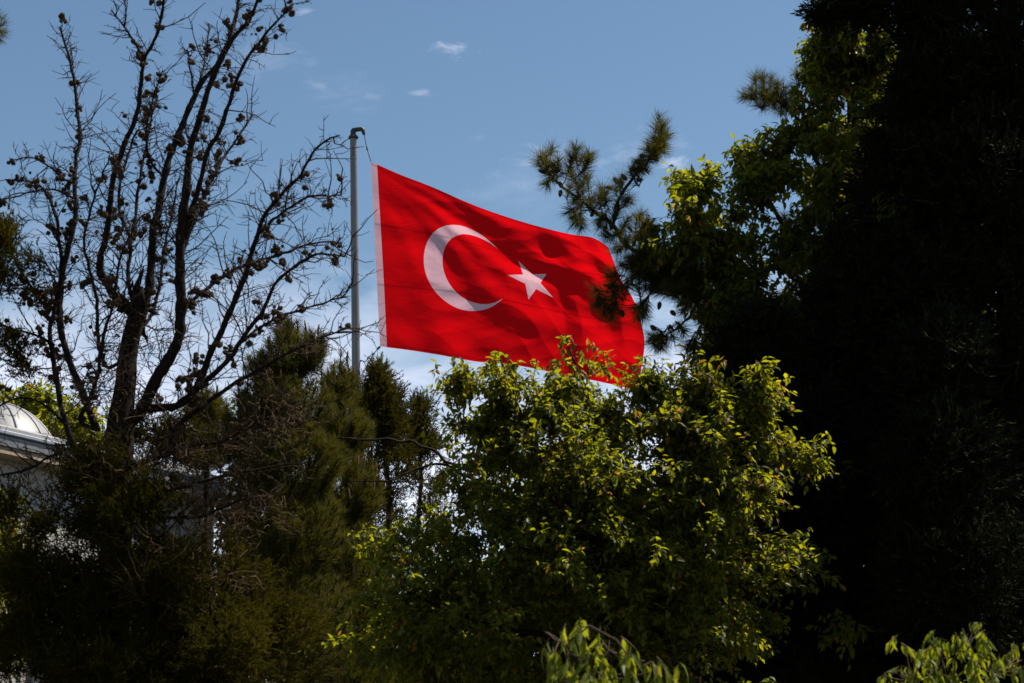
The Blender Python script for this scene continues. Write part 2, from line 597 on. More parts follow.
# ------------------------------------------------------------------ domed pavilion at the left
def pavilion():
    A = at(0, 433, 30.0)
    ze = A[2]
    # eave line runs away to the right; end of the eave seen at pixel 243
    B = None
    for Yb in np.linspace(31, 60, 400):
        p = at(243, 489, Yb)
        if B is None or abs(p[2] - ze) < abs(B[2] - ze):
            B = p
    u = unit((B - A) * np.array([1, 1, 0]))
    rot = math.atan2(u[1], u[0])
    nrm = np.array([u[1], -u[0], 0.0])      # outward, towards camera-right
    LB = float(np.linalg.norm((B - A)[:2]))
    root = thing('pavilion', 'pale pavilion with a lead covered dome and wide eaves behind the bare tree', 'building', (B[0], B[1], 0))
    L0 = LB + 9.0
    org = (B[0], B[1], 0.0)
    # local frame: x along u (B is x=0, building towards -x), y = left of u (into the building)
    ov = 0.38
    g = Geo(); box_geo(g, (-L0 + ov, ov, 0), (-ov, ov + 11, ze - 0.30), rot, org)
    g.build('wall', M['plaster'], root)
    g = Geo(); box_geo(g, (-L0 + ov - .06, ov - .06, 0), (-ov + .06, ov + 11.06, 0.9), rot, org, .02)
    g.build('plinth', M['stone'], root)
    g = Geo(); box_geo(g, (-L0, 0, ze - 0.30), (0, 13, ze - 0.20), rot, org)
    g.build('soffit', M['soffit'], root)
    g = Geo(); box_geo(g, (-L0 - .03, -.03, ze - 0.198), (.03, 13.03, ze - .02), rot, org, .015)
    g.build('cornice', M['lead_dark'], root)
    g = Geo(); box_geo(g, (-L0 - .07, -.07, ze - .018), (.07, 13.07, ze + .05), rot, org, .015)
    g.build('eave_edge', M['gutter'], root)
    g = Geo()
    box_geo(g, (-L0 + .05, .05, ze + .052), (-.05, 12.95, ze + .16), rot, org, .03)
    g.build('roof', M['lead'], root)
    # windows in the wall facing us
    for k, xx in enumerate((-2.6, -5.2, -7.8, -10.4, -13.0)):
        if xx < -L0 + 2: break
        g = Geo()
        for lo, hi in (((xx - .55, ov - .05, 1.6), (xx - .43, ov + .05, 4.4)), ((xx + .43, ov - .05, 1.6), (xx + .55, ov + .05, 4.4)),
                       ((xx - .428, ov - .05, 4.28), (xx + .428, ov + .05, 4.4)), ((xx - .428, ov - .05, 1.6), (xx + .428, ov + .05, 1.72)),
                       ((xx - .03, ov - .035, 1.722), (xx + .03, ov + .03, 4.278))):
            box_geo(g, lo, hi, rot, org)
        wf = g.build('window', M['stone'], root)
        g = Geo(); box_geo(g, (xx - .42, ov - .02, 1.73), (xx + .42, ov - .004, 4.27), rot, org)
        g.build('pane', M['glass'], wf)
    # dome: right hand rim seen at pixel (58, 440), top near (2, 407)
    Yd = 36.0
    s = Yd / F
    rim = at(60, 438, Yd)
    R = 66 * s
    c = np.array([rim[0] - R, Yd, ze + 0.161])
    top = at(0, 404, Yd)[2]
    hD = top - c[2]
    g = Geo()
    box = [(R + .10, 0.0), (R + .10, .10), (R + .02, .16)]
    t = np.linspace(0, math.pi / 2, 16)
    prof = box + [(R * math.cos(x) + 1e-3, .16 + (hD - .16) * math.sin(x)) for x in t]
    lathe_geo(g, prof, c, 48)
    dome = g.build('dome', M['lead'], root, True)
    g = Geo()
    for a in np.arange(12) / 12 * 2 * math.pi + .12:
        C = np.stack([R * np.cos(t) * math.cos(a), R * np.cos(t) * math.sin(a), .16 + (hD - .16) * np.sin(t)], 1) + c
        V, f = tubes(C[None], np.full((1, 16), .028), 6)
        g.add(V, f)
    g.build('rib', M['lead'], dome, True)
    return root


pavilion()

# ------------------------------------------------------------------ flagpole and flag
YP = 48.0
ptop = at(353.4, 139, YP)
pole = thing('flagpole', 'tall tapered grey flagpole with a bent pulley arm on top', 'flagpole', (ptop[0], YP, 0))
g = Geo()
zt = ptop[2]
lathe_geo(g, [(.001, .02), (.16, .02)] + [(.150 - .064 * (i / 10), .02 + (zt - .02) * i / 10) for i in range(11)], (ptop[0], YP, 0), 24)
g.build('pole_shaft', M['pole_paint'], pole, True)
g = Geo()
lathe_geo(g, [(.001, 0), (.30, 0), (.30, .05), (.26, .06), (.22, .25), (.165, .26)], (ptop[0], YP, 0), 24)
g.build('base_plate', M['dark_metal'], pole)
g = Geo()
lathe_geo(g, [(.001, 0), (.10, 0), (.125, .02), (.13, .05), (.105, .085), (.06, .09), (.001, .09)], (ptop[0], YP, zt), 24)
g.build('top_flange', M['dark_metal'], pole, True)
g = Geo()
armP = [ptop + np.array([-.005, 0, .07]), ptop + np.array([-.005, 0, .17]), ptop + np.array([.0, 0, .225]), ptop + np.array([.06, 0, .245]), ptop + np.array([.20, -.01, .255]), ptop + np.array([.235, -.02, .235]), ptop + np.array([.255, -.02, .18]), ptop + np.array([.275, -.02, .10])]
V, f = tubes(resample(armP, 24)[None], np.interp(np.linspace(0, 1, 24), [0, .5, .75, 1], [.075, .06, .055, .035])[None], 10)
g.add(V, f)
g.build('pulley_arm', M['dark_metal'], pole, True)

# flag outline where it flies
TOP = np.array([(371, 161.7), (400, 174.5), (431, 186.5), (476, 206), (521.6, 221.6), (567, 233.5), (592, 237.5), (607.8, 246.6)])
BOT = np.array([(380, 346.5), (408, 350), (440, 355), (476, 361.5), (503.4, 363.5), (530.6, 367.8), (558, 373.7), (594, 380.5), (637, 390)])
HOI = np.array([(380, 346.5), (378.5, 315), (376.5, 275), (374, 225), (371, 161.7)])          # v from bottom to top
FLY = np.array([(637, 390), (642, 365), (644.5, 340), (639, 316), (632, 297), (620, 278), (614, 262), (607.8, 246.6)])


def curve2(pts, s):
    p3 = np.hstack([pts, np.zeros((len(pts), 1))])
    c = resample(p3, 200)[:, :2]
    x = np.clip(s, 0, 1) * 199
    return np.stack([np.interp(x, np.arange(200), c[:, 0]), np.interp(x, np.arange(200), c[:, 1])], -1)


def flag_point(u, v):
    """u 0..1 hoist to fly, v 0..1 bottom to top -> world"""
    u = np.asarray(u, float); v = np.asarray(v, float)
    U = u + 0.17 * u * (1 - u)
    Vv = v + 0.30 * v * (1 - v) * np.minimum(1, u * 3)
    T = curve2(TOP, U); B = curve2(BOT, U); Hh = curve2(HOI, Vv); Fl = curve2(FLY, Vv)
    uu, vv = U[:, None], Vv[:, None]
    c00, c01, c10, c11 = BOT[0], TOP[0], BOT[-1], TOP[-1]
    P = (1 - vv) * B + vv * T + (1 - uu) * Hh + uu * Fl - ((1 - uu) * (1 - vv) * c00 + uu * (1 - vv) * c10 + (1 - uu) * vv * c01 + uu * vv * c11)
    # depth: falls back towards the fly, with folds that fan out of the top hoist corner
    x = u * 1.5; y = v
    ang = np.arctan2(1.02 - y, x + 0.10)
    r = np.hypot(x + .10, 1.02 - y)
    env = np.minimum(1, u * 4) * (0.35 + 0.65 * u)
    dep = -1.0 * u
    fan = ang * 11.0 + 1.1 * np.sin(r * 3.1) + .6
    dep = dep + env * (0.095 * (np.sin(fan) + .30 * np.sin(2 * fan + 1.0)) * np.minimum(1, r * 1.5)
                       + 0.06 * np.sin(x * 9.0 - y * 6.0 + .6 + .8 * np.sin(y * 5))
                       + 0.055 * (1 - np.abs(np.sin(8.5 * (y + .52 * x) + 1.1 * np.sin(3.2 * x + 2 * y)))) * np.minimum(1, 1.4 * r)
                       + 0.048 * (1 - np.abs(np.sin(x * 7.0 + y * 8.0 + 1.4 * np.sin(y * 6 - x * 4)))) * (0.4 + y * (1 - y) * 2)
                       + 0.024 * (1 - np.abs(np.sin(x * 19.0 - y * 15.0 + 2.0 * np.sin(y * 9 + x * 3))))
                       + 0.027 * (1 - np.abs(np.sin(x * 6.0 + y * 24.0 + 2.2 * np.sin(x * 8.0 - y * 3)))) * (1.2 - v)
                       + 0.040 * np.sin(x * 17.0 + y * 9.0 + 1.5 * np.sin(x * 5))
                       + 0.035 * np.sin(ang * 30.0 + 2.5 * np.sin(r * 5.0)) * np.minimum(1, r)
                       + 0.022 * np.sin(x * 6.0 - y * 31.0 + 2.4 * np.sin(y * 7 + x * 3)) * (1 - .5 * v))
    dep = dep + 0.28 * np.sin(np.clip((x - 1.0) / .5, 0, 1) * math.pi * 1.1) * (0.9 - y * .5)
    # gathers close to the hoist
    dep = dep + 0.035 * np.sin(y * 21 + 1.5 * np.sin(y * 9)) * np.exp(-x * 3.5) * np.minimum(1, x * 8)
    Yw = YP - 0.1 + dep
    d = (np.stack([(P[:, 0] - W / 2) / F, -(P[:, 1] - H / 2) / F, -np.ones(len(P))], 1)) @ RC.T
    return EYE + d * (Yw / d[:, 1])[:, None]


def build_flag():
    Hf = 1.0; Lf = 1.5; band = 0.034
    s_ = 1.07
    cx, cy = 0.5 + .012, 0.512
    # crescent outline
    Ro, Ri, off = .25 * s_, .207 * s_, .060 * s_
    # intersection angle of the two circles
    xi = (Ro ** 2 - Ri ** 2 + off ** 2) / (2 * off)
    ao = math.acos(xi / Ro)
    ai = math.atan2(math.sqrt(Ro ** 2 - xi ** 2), xi - off)
    o1 = [(cx + Ro * math.cos(a), cy + Ro * math.sin(a)) for a in np.linspace(ao, 2 * math.pi - ao, 64)]
    SQ = 0.90
    o1 = [(cx - .025 + (x_ - cx) * SQ + .13 * (y_ - cy), y_) for x_, y_ in o1]
    i1 = [(cx + off + Ri * math.cos(a), cy + Ri * math.sin(a)) for a in np.linspace(2 * math.pi - ai, ai, 52)][1:-1]
    i1 = [(cx - .025 + (x_ - cx) * SQ + .13 * (y_ - cy), y_) for x_, y_ in i1]
    cres = o1 + i1
    sx, sy, sr = 0.8208 + .022, 0.5, .128 * s_
    star = []
    for k in range(10):
        r = sr if k % 2 == 0 else sr * 0.381966
        a = math.pi + k * math.pi / 5
        star.append((sx + r * math.cos(a), sy + r * math.sin(a)))
    # densify star edges
    st2 = []
    for k in range(10):
        a, b = np.array(star[k]), np.array(star[(k + 1) % 10])
        for t in (0, .25, .5, .75):
            st2.append(tuple(a * (1 - t) + b * t))
    gu = np.linspace(0, Lf, 181); gv = np.linspace(0, Hf, 121)
    gu[np.argmin(abs(gu - band))] = band
    pts = []
    outlines = np.array(cres + st2)
    for x in gu:
        for y in gv:
            if np.min(np.hypot(outlines[:, 0] - x, outlines[:, 1] - y)) > 0.0035:
                pts.append((x, y))
    n0 = len(pts)
    pts += cres
    n1 = len(pts)
    pts += st2
    edges = [(n0 + i, n0 + (i + 1) % len(cres)) for i in range(len(cres))] + [(n1 + i, n1 + (i + 1) % len(st2)) for i in range(len(st2))]
    res = delaunay_2d_cdt([Vector(p) for p in pts], edges, [], 0, 1e-6)
    UV = np.array([v[:] for v in res[0]])
    tri = np.array([f for f in res[2] if len(f) == 3])
    cen = UV[tri].mean(1)
    cu = cx + (cen[:, 0] - .13 * (cen[:, 1] - cy) - cx + .025) / SQ
    do = np.hypot(cu - cx, cen[:, 1] - cy)
    di = np.hypot(cu - cx - off, cen[:, 1] - cy)
    in_c = (do < Ro - 5e-5) & (di > Ri + 5e-5) & (cu < cx + xi)
    sp = np.array(st2)
    in_s = np.zeros(len(cen), bool)
    j = len(sp) - 1
    for i in range(len(sp)):
        cond = ((sp[i, 1] > cen[:, 1]) != (sp[j, 1] > cen[:, 1])) & (cen[:, 0] < (sp[j, 0] - sp[i, 0]) * (cen[:, 1] - sp[i, 1]) / (sp[j, 1] - sp[i, 1] + 1e-12) + sp[i, 0])
        in_s ^= cond
        j = i
    in_b = cen[:, 0] < band
    XYZ = flag_point(UV[:, 0] / Lf, UV[:, 1] / Hf)
    e = 1e-3
    du = flag_point(np.clip(UV[:, 0] / Lf + e, 0, 1), UV[:, 1]) - flag_point(np.clip(UV[:, 0] / Lf - e, 0, 1), UV[:, 1])
    dv = flag_point(UV[:, 0] / Lf, np.clip(UV[:, 1] + e, 0, 1)) - flag_point(UV[:, 0] / Lf, np.clip(UV[:, 1] - e, 0, 1))
    NRM = unit(np.cross(du, dv))
    p0 = flag_point(np.array([0.]), np.array([1.]))[0]
    root = thing('flag', 'large red flag with white crescent and star streaming from the pole', 'flag', p0)
    for name, mask, mat in (('cloth', ~(in_c | in_s | in_b), 'red_cloth'), ('hoist_band', in_b, 'white_cloth'), ('crescent', in_c, 'white_cloth'), ('star', in_s, 'white_cloth')):
        t = tri[mask]
        used, inv = np.unique(t, return_inverse=True)
        o = mesh_np(name, XYZ[used], [inv.reshape(t.shape)], M[mat], root, True, tint=UV[used][:, 1])
        o.data.normals_split_custom_set_from_vertices(NRM[used].tolist())
    return root


flag = build_flag()
# halyard: from the pulley to the top of the flag, and from its bottom corner back to the pole
ft = flag_point(np.array([0.]), np.array([1.]))[0]
fb = flag_point(np.array([0.]), np.array([0.]))[0]
g = Geo()
C = resample([armP[-1], armP[-1] * .5 + ft * .5 + np.array([-.015, 0, 0]), ft], 40)
rr = np.full(40, .011); rr[18:23] = .022
V, f = tubes(C[None], rr[None], 6)
g.add(V, f)
g.build('halyard', M['rope'], pole)
g = Geo()
C = resample([fb, at(374.5, 353, YP - .1), at(368, 364, YP - .12), at(361, 376, YP - .2), at(358.5, 382, YP - .18), np.array([ptop[0] + .15, YP - .1, 8]),
              np.array([ptop[0] + .13, YP - .14, 8]), at(358.5, 378, YP - .16), at(366, 361, YP - .1), at(374.2, 352.6, YP - .1)], 400)
rr = np.full(400, .011)
up_ = C[:, 2] > at(360, 384, YP)[2]
k_ = np.where(up_)[0]
rr[k_[::9]] = .026
rr[:4] = .03
V, f = tubes(C[None], rr[None], 6)
g.add(V, f)
g.build('halyard', M['rope'], pole)


# ------------------------------------------------------------------ broadleaf sprays
def broadleaf(tips, out, geo_leaf, geo_twig, twigs=5, per=7, tl=(.14, .32), L=(.06, .10), ratio=.46, droop=.3, full=True, up=.25, hang=.35, red=0.05):
    n = len(tips)
    P0 = np.repeat(tips, twigs, 0) + rng.normal(size=(n * twigs, 3)) * .03
    D = unit(np.repeat(out, twigs, 0) * .8 + rng.normal(size=(n * twigs, 3)) * .75 + np.array([0, 0, up]))
    ln = rng.uniform(*tl, size=n * twigs)
    K = 4
    s = np.linspace(0, 1, K)[None, :, None]
    C = P0[:, None] + D[:, None] * s * ln[:, None, None] + np.array([0, 0, -1.]) * (s ** 2) * (.22 * ln)[:, None, None]
    V, f = tubes(C, np.linspace(.0032, .0014, K)[None].repeat(len(C), 0), 3, cap=False)
    geo_twig.add(V, f, .5)
    N = len(C)
    tpos = (np.arange(per) + .5) / per
    tpos = np.clip(tpos[None] + rng.normal(size=(N, per)) * .05, .08, 1)
    B = P0[:, None] + D[:, None] * (tpos * ln[:, None])[..., None] + np.array([0, 0, -1.]) * (tpos ** 2 * (.22 * ln)[:, None])[..., None]
    side = perp(np.repeat(D[:, None], per, 1))
    side[:, 1::2] = -side[:, ::2][:, :side[:, 1::2].shape[1]]
    side = unit(side + rng.normal(size=side.shape) * .35)
    LD = unit(D[:, None] * .55 + side * .8 + np.array([0, 0, -hang]) + rng.normal(size=side.shape) * .15)
    NR = unit(np.array([0, 0, 1.]) + rng.normal(size=LD.shape) * .42)
    Ls = rng.uniform(*L, size=(N, per)) * (1.05 - .3 * np.abs(tpos - .45))
    Ws = Ls * ratio * rng.uniform(.85, 1.15, size=Ls.shape)
    B, LD, NR, Ls, Ws = B.reshape(-1, 3), LD.reshape(-1, 3), NR.reshape(-1, 3), Ls.ravel(), Ws.ravel()
    base = np.repeat(rng.random(N) * .35, per)
    tint = base + rng.random(len(B)) ** .85 * .57
    isred = rng.random(len(B)) < red * np.repeat(rng.random(N) ** 2 * 2, per)
    tint = np.where(isred, .96, tint)
    if full:
        V, f = leaves_full(B, LD, NR, Ls, Ws, droop)
        geo_leaf.add(V, f, np.repeat(tint, 8))
    else:
        V, f = leaves_lite(B, LD, NR, Ls, Ws)
        geo_leaf.add(V, f, np.repeat(tint, 4))


def scale_sprays(tips, out, geo, sprigs=14, per=10, sl=(.08, .20), bl=(.025, .05), bw=.008, up=.3, spread=.8):
    """cypress foliage: little axes set with short blades"""
    n = len(tips)
    P0 = np.repeat(tips, sprigs, 0) + rng.normal(size=(n * sprigs, 3)) * .05
    D = unit(np.repeat(out, sprigs, 0) + rng.normal(size=(n * sprigs, 3)) * spread + np.array([0, 0, up]))
    ln = rng.uniform(*sl, size=len(P0))
    t = (np.arange(per) + rng.random((len(P0), per))) / per
    B = P0[:, None] + D[:, None] * (t * ln[:, None])[..., None]
    LD = unit(np.repeat(D[:, None], per, 1) + perp(np.repeat(D[:, None], per, 1)) * .6 + np.array([0, 0, .1]))
    B, LD = B.reshape(-1, 3), LD.reshape(-1, 3)
    V, f = blades(B, LD, rng.uniform(*bl, size=len(B)), np.full(len(B), bw))
    tint = np.repeat(np.repeat(rng.random(n) * .4, sprigs) + rng.random(len(P0)) * .3, per) + rng.random(len(B)) * .3
    geo.add(V, f, np.repeat(tint, 3))


def needle_tufts(tips, out, geo, per=70, ln=(.09, .13), shoot=.16, w=.0032, fwd=.9, up=0.0):
    """pine needles set round the last part of a shoot"""
    n = len(tips)
    D = unit(out)
    t = rng.random((n, per)) ** .8
    B = tips[:, None] - D[:, None] * ((1 - t) * shoot)[..., None]
    side = perp(np.repeat(D[:, None], per, 1))
    LD = unit(D[:, None] * (fwd * (.6 + .9 * t))[..., None] + side + np.array([0, 0, up]))
    B, LD = B.reshape(-1, 3), LD.reshape(-1, 3)
    V, f = blades(B, LD, rng.uniform(*ln, size=len(B)), np.full(len(B), w))
    tint = np.repeat(rng.random(n) * .45, per) + rng.random(len(B)) * .5
    geo.add(V, f, np.repeat(tint, 3))


def cone_mesh(name, length, rad, rows, taper=1.0, seed=0):
    """a seed cone with overlapping scales; stands along +z"""
    r_ = np.random.default_rng(seed)
    g = Geo()
    lathe_geo(g, [(.001, 0), (rad * .6, length * .08), (rad * .82, length * .35), (rad * .7, length * .7), (.001, length * .97)], (0, 0, 0), 9)
    k = 0
    for i in range(rows):
        z = length * (.06 + .86 * i / max(1, rows - 1))
        x = i / max(1, rows - 1)
        rr = rad * (math.sin(math.pi * (0.15 + .75 * x)) ** .6) * (1 - .25 * x * taper)
        m = 6 if 0 < i < rows - 1 else 4
        for j in range(m):
            a = (j + .5 * (i % 2)) / m * 2 * math.pi + r_.normal() * .08
            d = np.array([math.cos(a), math.sin(a), 0]); s = np.array([-math.sin(a), math.cos(a), 0]); u = np.array([0, 0, 1.])
            w = rr * .62; h = length / rows * .9
            c = d * rr * .8 + u * z
            V = [c - s * w - u * h * .4, c + s * w - u * h * .4, c + s * w * .8 + u * h * .6, c - s * w * .8 + u * h * .6, c + d * rr * .34 + u * h * .25]
            g.add(V, [np.array([[0, 1, 4], [1, 2, 4], [2, 3, 4], [3, 0, 4], [3, 2, 1]])])
    o = g.build(name, M['cone_dark'])
    me = o.data
    bpy.data.objects.remove(o)
    return me


def put(me, name, parent, P, D, scale=1.0):
    o = bpy.data.objects.new(name, me)
    COL.objects.link(o)
    o.parent = parent
    o.location = tuple(np.asarray(P) - parent_loc(parent))
    o.rotation_euler = Vector(D).to_track_quat('Z', 'X').to_euler()
    o.scale = (scale,) * 3
    return o


def merge_copies(me, items, name, mat, parent):
    """many small copies as one mesh (for the remainder past a hundred)"""
    v0 = np.array([v.co[:] for v in me.vertices])
    fs = {}
    for p in me.polygons:
        fs.setdefault(len(p.vertices), []).append(list(p.vertices))
    g = Geo()
    for P, D, s in items:
        R = np.array(Vector(D).to_track_quat('Z', 'X').to_matrix())
        g.add((v0 * s) @ R.T + P, [np.array(x) for x in fs.values()])
    return tag(g.build(name, mat, parent), kind='stuff')


# ------------------------------------------------------------------ the half-bare cypress at the left
def bare_cypress():
    Y0 = 15.0
    base = at(110, 700, Y0); base = np.array([base[0] - .02, Y0, 0])
    root = thing('cypress_tree', 'half dead cypress with bare spiky cone-hung limbs rising over dark green foliage', 'tree', base)
    sk = Skel()
    px = 1 / F * Y0
    trunk = [base, at(113, 640, Y0), at(116, 540, Y0), at(119, 450, Y0), at(124, 390, Y0), at(129, 345, Y0), at(136, 316, Y0), at(141, 288, Y0)]
    sk.limb(trunk, .17, 3.5 * px, 60, .006, 12, .42)
    for _ in range(26):
        a = at(rng.normal(136, 7), rng.uniform(290, 335), Y0 + rng.normal() * .06)
        d = unit(rng.normal(size=3) * .8 + np.array([.1, 0, .9]))
        sk.limb([a, a + d * .06, a + d * rng.uniform(.1, .26)], rng.uniform(.012, .03), .004, 6, .006, 6)
    def lp(pts, d0, d1):
        n = len(pts)
        return [at(x, y, Y0 + d0 + (d1 - d0) * i / (n - 1)) for i, (x, y) in enumerate(pts)]
    limbs = [  # base to tip, depth offset at base and tip, radius in px at base and tip
        ([(140, 323), (147, 300), (151, 270), (153, 230), (158, 215), (165, 175), (174, 145), (187, 115), (200, 85), (220, 60), (235, 20), (241, -14)], 0, .5, 7, 2.0),
        ([(128, 425), (140, 413), (160, 373), (177, 343), (181, 303), (180, 270), (181, 227), (186, 187), (191, 147), (200, 117), (213, 77), (232, 40), (250, 18), (262, -10)], 0, -.5, 9.5, 1.6),
        ([(183, 245), (190, 215), (200, 185), (207, 152), (222, 125), (232, 95), (245, 62), (262, 38), (293, 4)], -.1, -1.0, 4.4, 1.1),
        ([(180, 262), (195, 215), (212, 180), (225, 155), (240, 135), (252, 115)], -.1, .7, 3.4, 1.0),
        ([(134, 318), (122, 304), (108, 286), (100, 263), (108, 227), (112, 185), (123, 150), (135, 120), (140, 95), (144, 60), (157, 35), (166, -8)], 0, -.7, 6, 1.4),
        ([(143, 58), (130, 35), (112, 10)], -.6, -.8, 1.8, .8),
        ([(96, 427), (83, 393), (65, 350), (60, 313), (63, 270), (71, 237), (76, 215), (75, 190), (76, 160), (80, 140), (77, 110), (72, 70), (60, 28)], 0, .9, 5.5, 1.3),
        ([(86, 480), (72, 440), (63, 413), (50, 337), (53, 313), (61, 270), (58, 230), (50, 200), (33, 183), (5, 180)], .1, .5, 5, 1.0),
        ([(140, 410), (186, 400), (213, 347), (233, 307), (246, 270), (259, 230), (265, 215), (280, 195), (300, 175), (315, 150), (339, 134)], 0, -.9, 6, .9),
        ([(255, 238), (275, 219), (290, 207), (310, 197), (341, 195)], -.6, -.9, 2.4, .8),
        ([(180, 312), (190, 303), (206, 290), (233, 270), (256, 262), (286, 252), (313, 243), (343, 243)], .1, .8, 3.4, .9),
        ([(170, 410), (200, 387), (230, 357), (246, 333), (263, 310), (273, 287), (293, 267), (319, 254), (344, 257)], 0, -.6, 4.6, .9),
        ([(240, 343), (266, 323), (290, 313), (316, 305), (346, 296)], 0, .3, 2.6, .8),
        ([(160, 440), (210, 400), (250, 375), (290, 352), (325, 337), (344, 328)], 0, -.4, 4, .8),
        ([(134, 240), (137, 200), (143, 165), (150, 125), (158, 95)], .2, .6, 2.6, 1.0),
        ([(136, 314), (128, 280), (130, 240), (118, 205), (125, 165), (136, 130)], .1, .6, 3.6, 1.2),
        ([(200, 85), (204, 60), (210, 24)], .4, .7, 1.8, .8),
        ([(194, 96), (192, 78), (187, 50)], .4, .2, 1.6, .8),
        ([(77, 200), (53, 190), (27, 193), (-6, 203)], .5, .3, 1.8, .8),
        ([(74, 185), (66, 180), (50, 167), (33, 158), (12, 160)], .5, .9, 1.8, .8),
        ([(120, 362), (108, 367), (100, 352), (97, 325), (97, 300), (88, 262), (84, 240), (92, 205), (110, 155)], 0, -.6, 3.0, .9),
        ([(55, 345), (35, 335), (15, 330), (-12, 318)], .2, .2, 2.2, .9),
        ([(60, 310), (40, 300), (20, 270), (6, 245), (-12, 235)], .3, .6, 2.6, 1.0),
        ([(66, 425), (45, 405), (20, 398), (-10, 410)], .1, -.3, 1.8, .8),
        ([(165, 178), (150, 160), (146, 130), (152, 100), (163, 70)], .3, .1, 2.0, .9),
        ([(135, 330), (150, 318), (160, 285), (164, 250), (172, 215), (178, 180)], .1, .7, 3.0, 1.0),
        ([(100, 430), (80, 420), (95, 385), (105, 330), (112, 310), (120, 260), (135, 225)], -.1, -.7, 3.2, 1.0),
        ([(96, 440), (60, 452), (25, 470), (-15, 478)], -.1, -.4, 2.4, 1.0),
        ([(125, 470), (180, 450), (225, 440), (262, 418), (300, 400)], -.1, -.6, 3.2, .9),
        ([(120, 500), (170, 490), (215, 478), (255, 470), (300, 463)], .0, -.5, 3.0, .9),
        ([(118, 540), (160, 520), (205, 515), (240, 500), (280, 492)], .0, -.7, 3.0, .9),
    ]
    paths = []
    for pts, d0, d1, r0, r1 in limbs:
        C, R = sk.limb(lp(pts, d0, d1), r0 * px * .70, r1 * px * .82, max(24, len(pts) * 7), .0042, 8, knob=.10)
        paths.append((C, R))
    trunk_o_geo = sk.geo
    # dead side twigs along the limbs
    dead = Geo()
    cones = []
    for li, (C, R) in enumerate(paths):
        T = unit(np.gradient(C, axis=0))
        seg = np.linalg.norm(np.diff(C, axis=0), axis=1).sum()
        n = int(seg / .0112)
        t = np.sort(rng.random(n)) * .97 + .03
        ii = t * (len(C) - 1)
        P0 = np.stack([np.interp(ii, np.arange(len(C)), C[:, k]) for k in range(3)], 1)
        TT = T[np.clip(ii.astype(int), 0, len(C) - 1)]
        D = unit(perp(TT) + TT * rng.uniform(.1, .9, size=(n, 1)) + np.array([0, 0, .15]))
        ln = np.minimum(rng.lognormal(math.log(.062), .80, size=n), .38)
        low = P0[:, 2] < at(0, 215, Y0)[2]
        ln = np.minimum(np.where(low & (rng.random(n) < .55), ln * 1.8, ln), .42)
        K = 6
        s = np.linspace(0, 1, K)[None, :, None]
        bend = perp(D) * .42 + np.array([0, 0, .12])
        Q = P0[:, None] + D[:, None] * s * ln[:, None, None] + bend[:, None] * (s ** 2) * ln[:, None, None] + rng.normal(size=(n, K, 3)) * (.022 * ln)[:, None, None] * (s > 0)
        r = (.0024 + .010 * ln)[:, None] * np.linspace(1, .38, K)[None]
        V, f = tubes(Q, np.minimum(r, .0080), 4, cap=False)
        dead.add(V, f, .5)
        # second order twiglets on the longer ones
        big = np.where(ln > .12)[0]
        if len(big):
            rep = np.repeat(big, 3)
            tt = rng.uniform(.25, .95, size=len(rep))
            B = P0[rep] + D[rep] * (tt * ln[rep])[:, None] + bend[rep] * (tt ** 2 * ln[rep])[:, None]
            D2 = unit(D[rep] * .6 + perp(D[rep]) + np.array([0, 0, .15]))
            l2 = ln[rep] * rng.uniform(.2, .5, size=len(rep))
            Q2 = B[:, None] + D2[:, None] * np.linspace(0, 1, 3)[None, :, None] * l2[:, None, None] + rng.normal(size=(len(rep), 3, 3)) * .006
            V, f = tubes(Q2, np.linspace(.0034, .0018, 3)[None].repeat(len(rep), 0), 3, cap=False)
            dead.add(V, f, .5)
        # cones in small bunches, many on the upper limbs
        tipz = C[:, 2].max()
        for k in range(n):
            high = P0[k, 2] > at(0, 330, Y0)[2]
            if rng.random() < (.072 if high else .068):
                e = P0[k] + (D[k] + bend[k] * .5) * min(ln[k], .13)
                for _ in range(rng.integers(1, 8)):
                    cd_ = unit(rng.normal(size=3) + np.array([0, 0, -.4]))
                    cones.append((e + rng.normal(size=3) * .019, cd_, rng.choice([.55, .75, .95, 1.15, 1.4]) * rng.uniform(.9, 1.1)))
    tr = trunk_o_geo.build('trunk', M['bark_dark'], root, True)
    dead.build('dead_twigs', M['bark_dead'], root)
    # live foliage: low mass and a few tufts high at the left
    lobes = [(8, 250, 18, 14, 15.4, .25, 13), (5, 285, 12, 8, 15.2, .2, 5), (8, 345, 14, 10, 15.2, .2, 5), (22, 288, 18, 6, 15.2, .2, 2), (48, 262, 12, 5, 15.2, .2, 2),
             (30, 368, 14, 8, 15.2, .2, 3),
             (114, 432, 26, 14, 15.0, .5, 9), (150, 430, 36, 14, 15, .5, 10), (62, 490, 26, 8, 15, .5, 4), (30, 512, 30, 8, 15, .4, 5),
             (128, 478, 50, 26, 15, .6, 24), (192, 448, 30, 12, 15.2, .5, 9),
             (70, 525, 34, 20, 15, .7, 18), (145, 535, 40, 30, 14.9, .7, 34), (40, 585, 40, 30, 15, .8, 24), (110, 600, 60, 48, 15, .9, 90),
             (190, 610, 50, 55, 15, .9, 80), (50, 660, 70, 40, 15, .9, 80), (160, 680, 80, 50, 15, 1., 110), (240, 640, 45, 60, 15, .8, 80),
             (110, 760, 150, 60, 15, 1.1, 110), (-60, 560, 40, 120, 15.2, .9, 40)]
    tips, out = lobe_points(lobes, .3, True)
    sk2 = Skel(); sk2.P, sk2.R, sk2.T = sk.P, sk.R, sk.T
    sk2.grow(tips, .02, 6, .0022, .1)
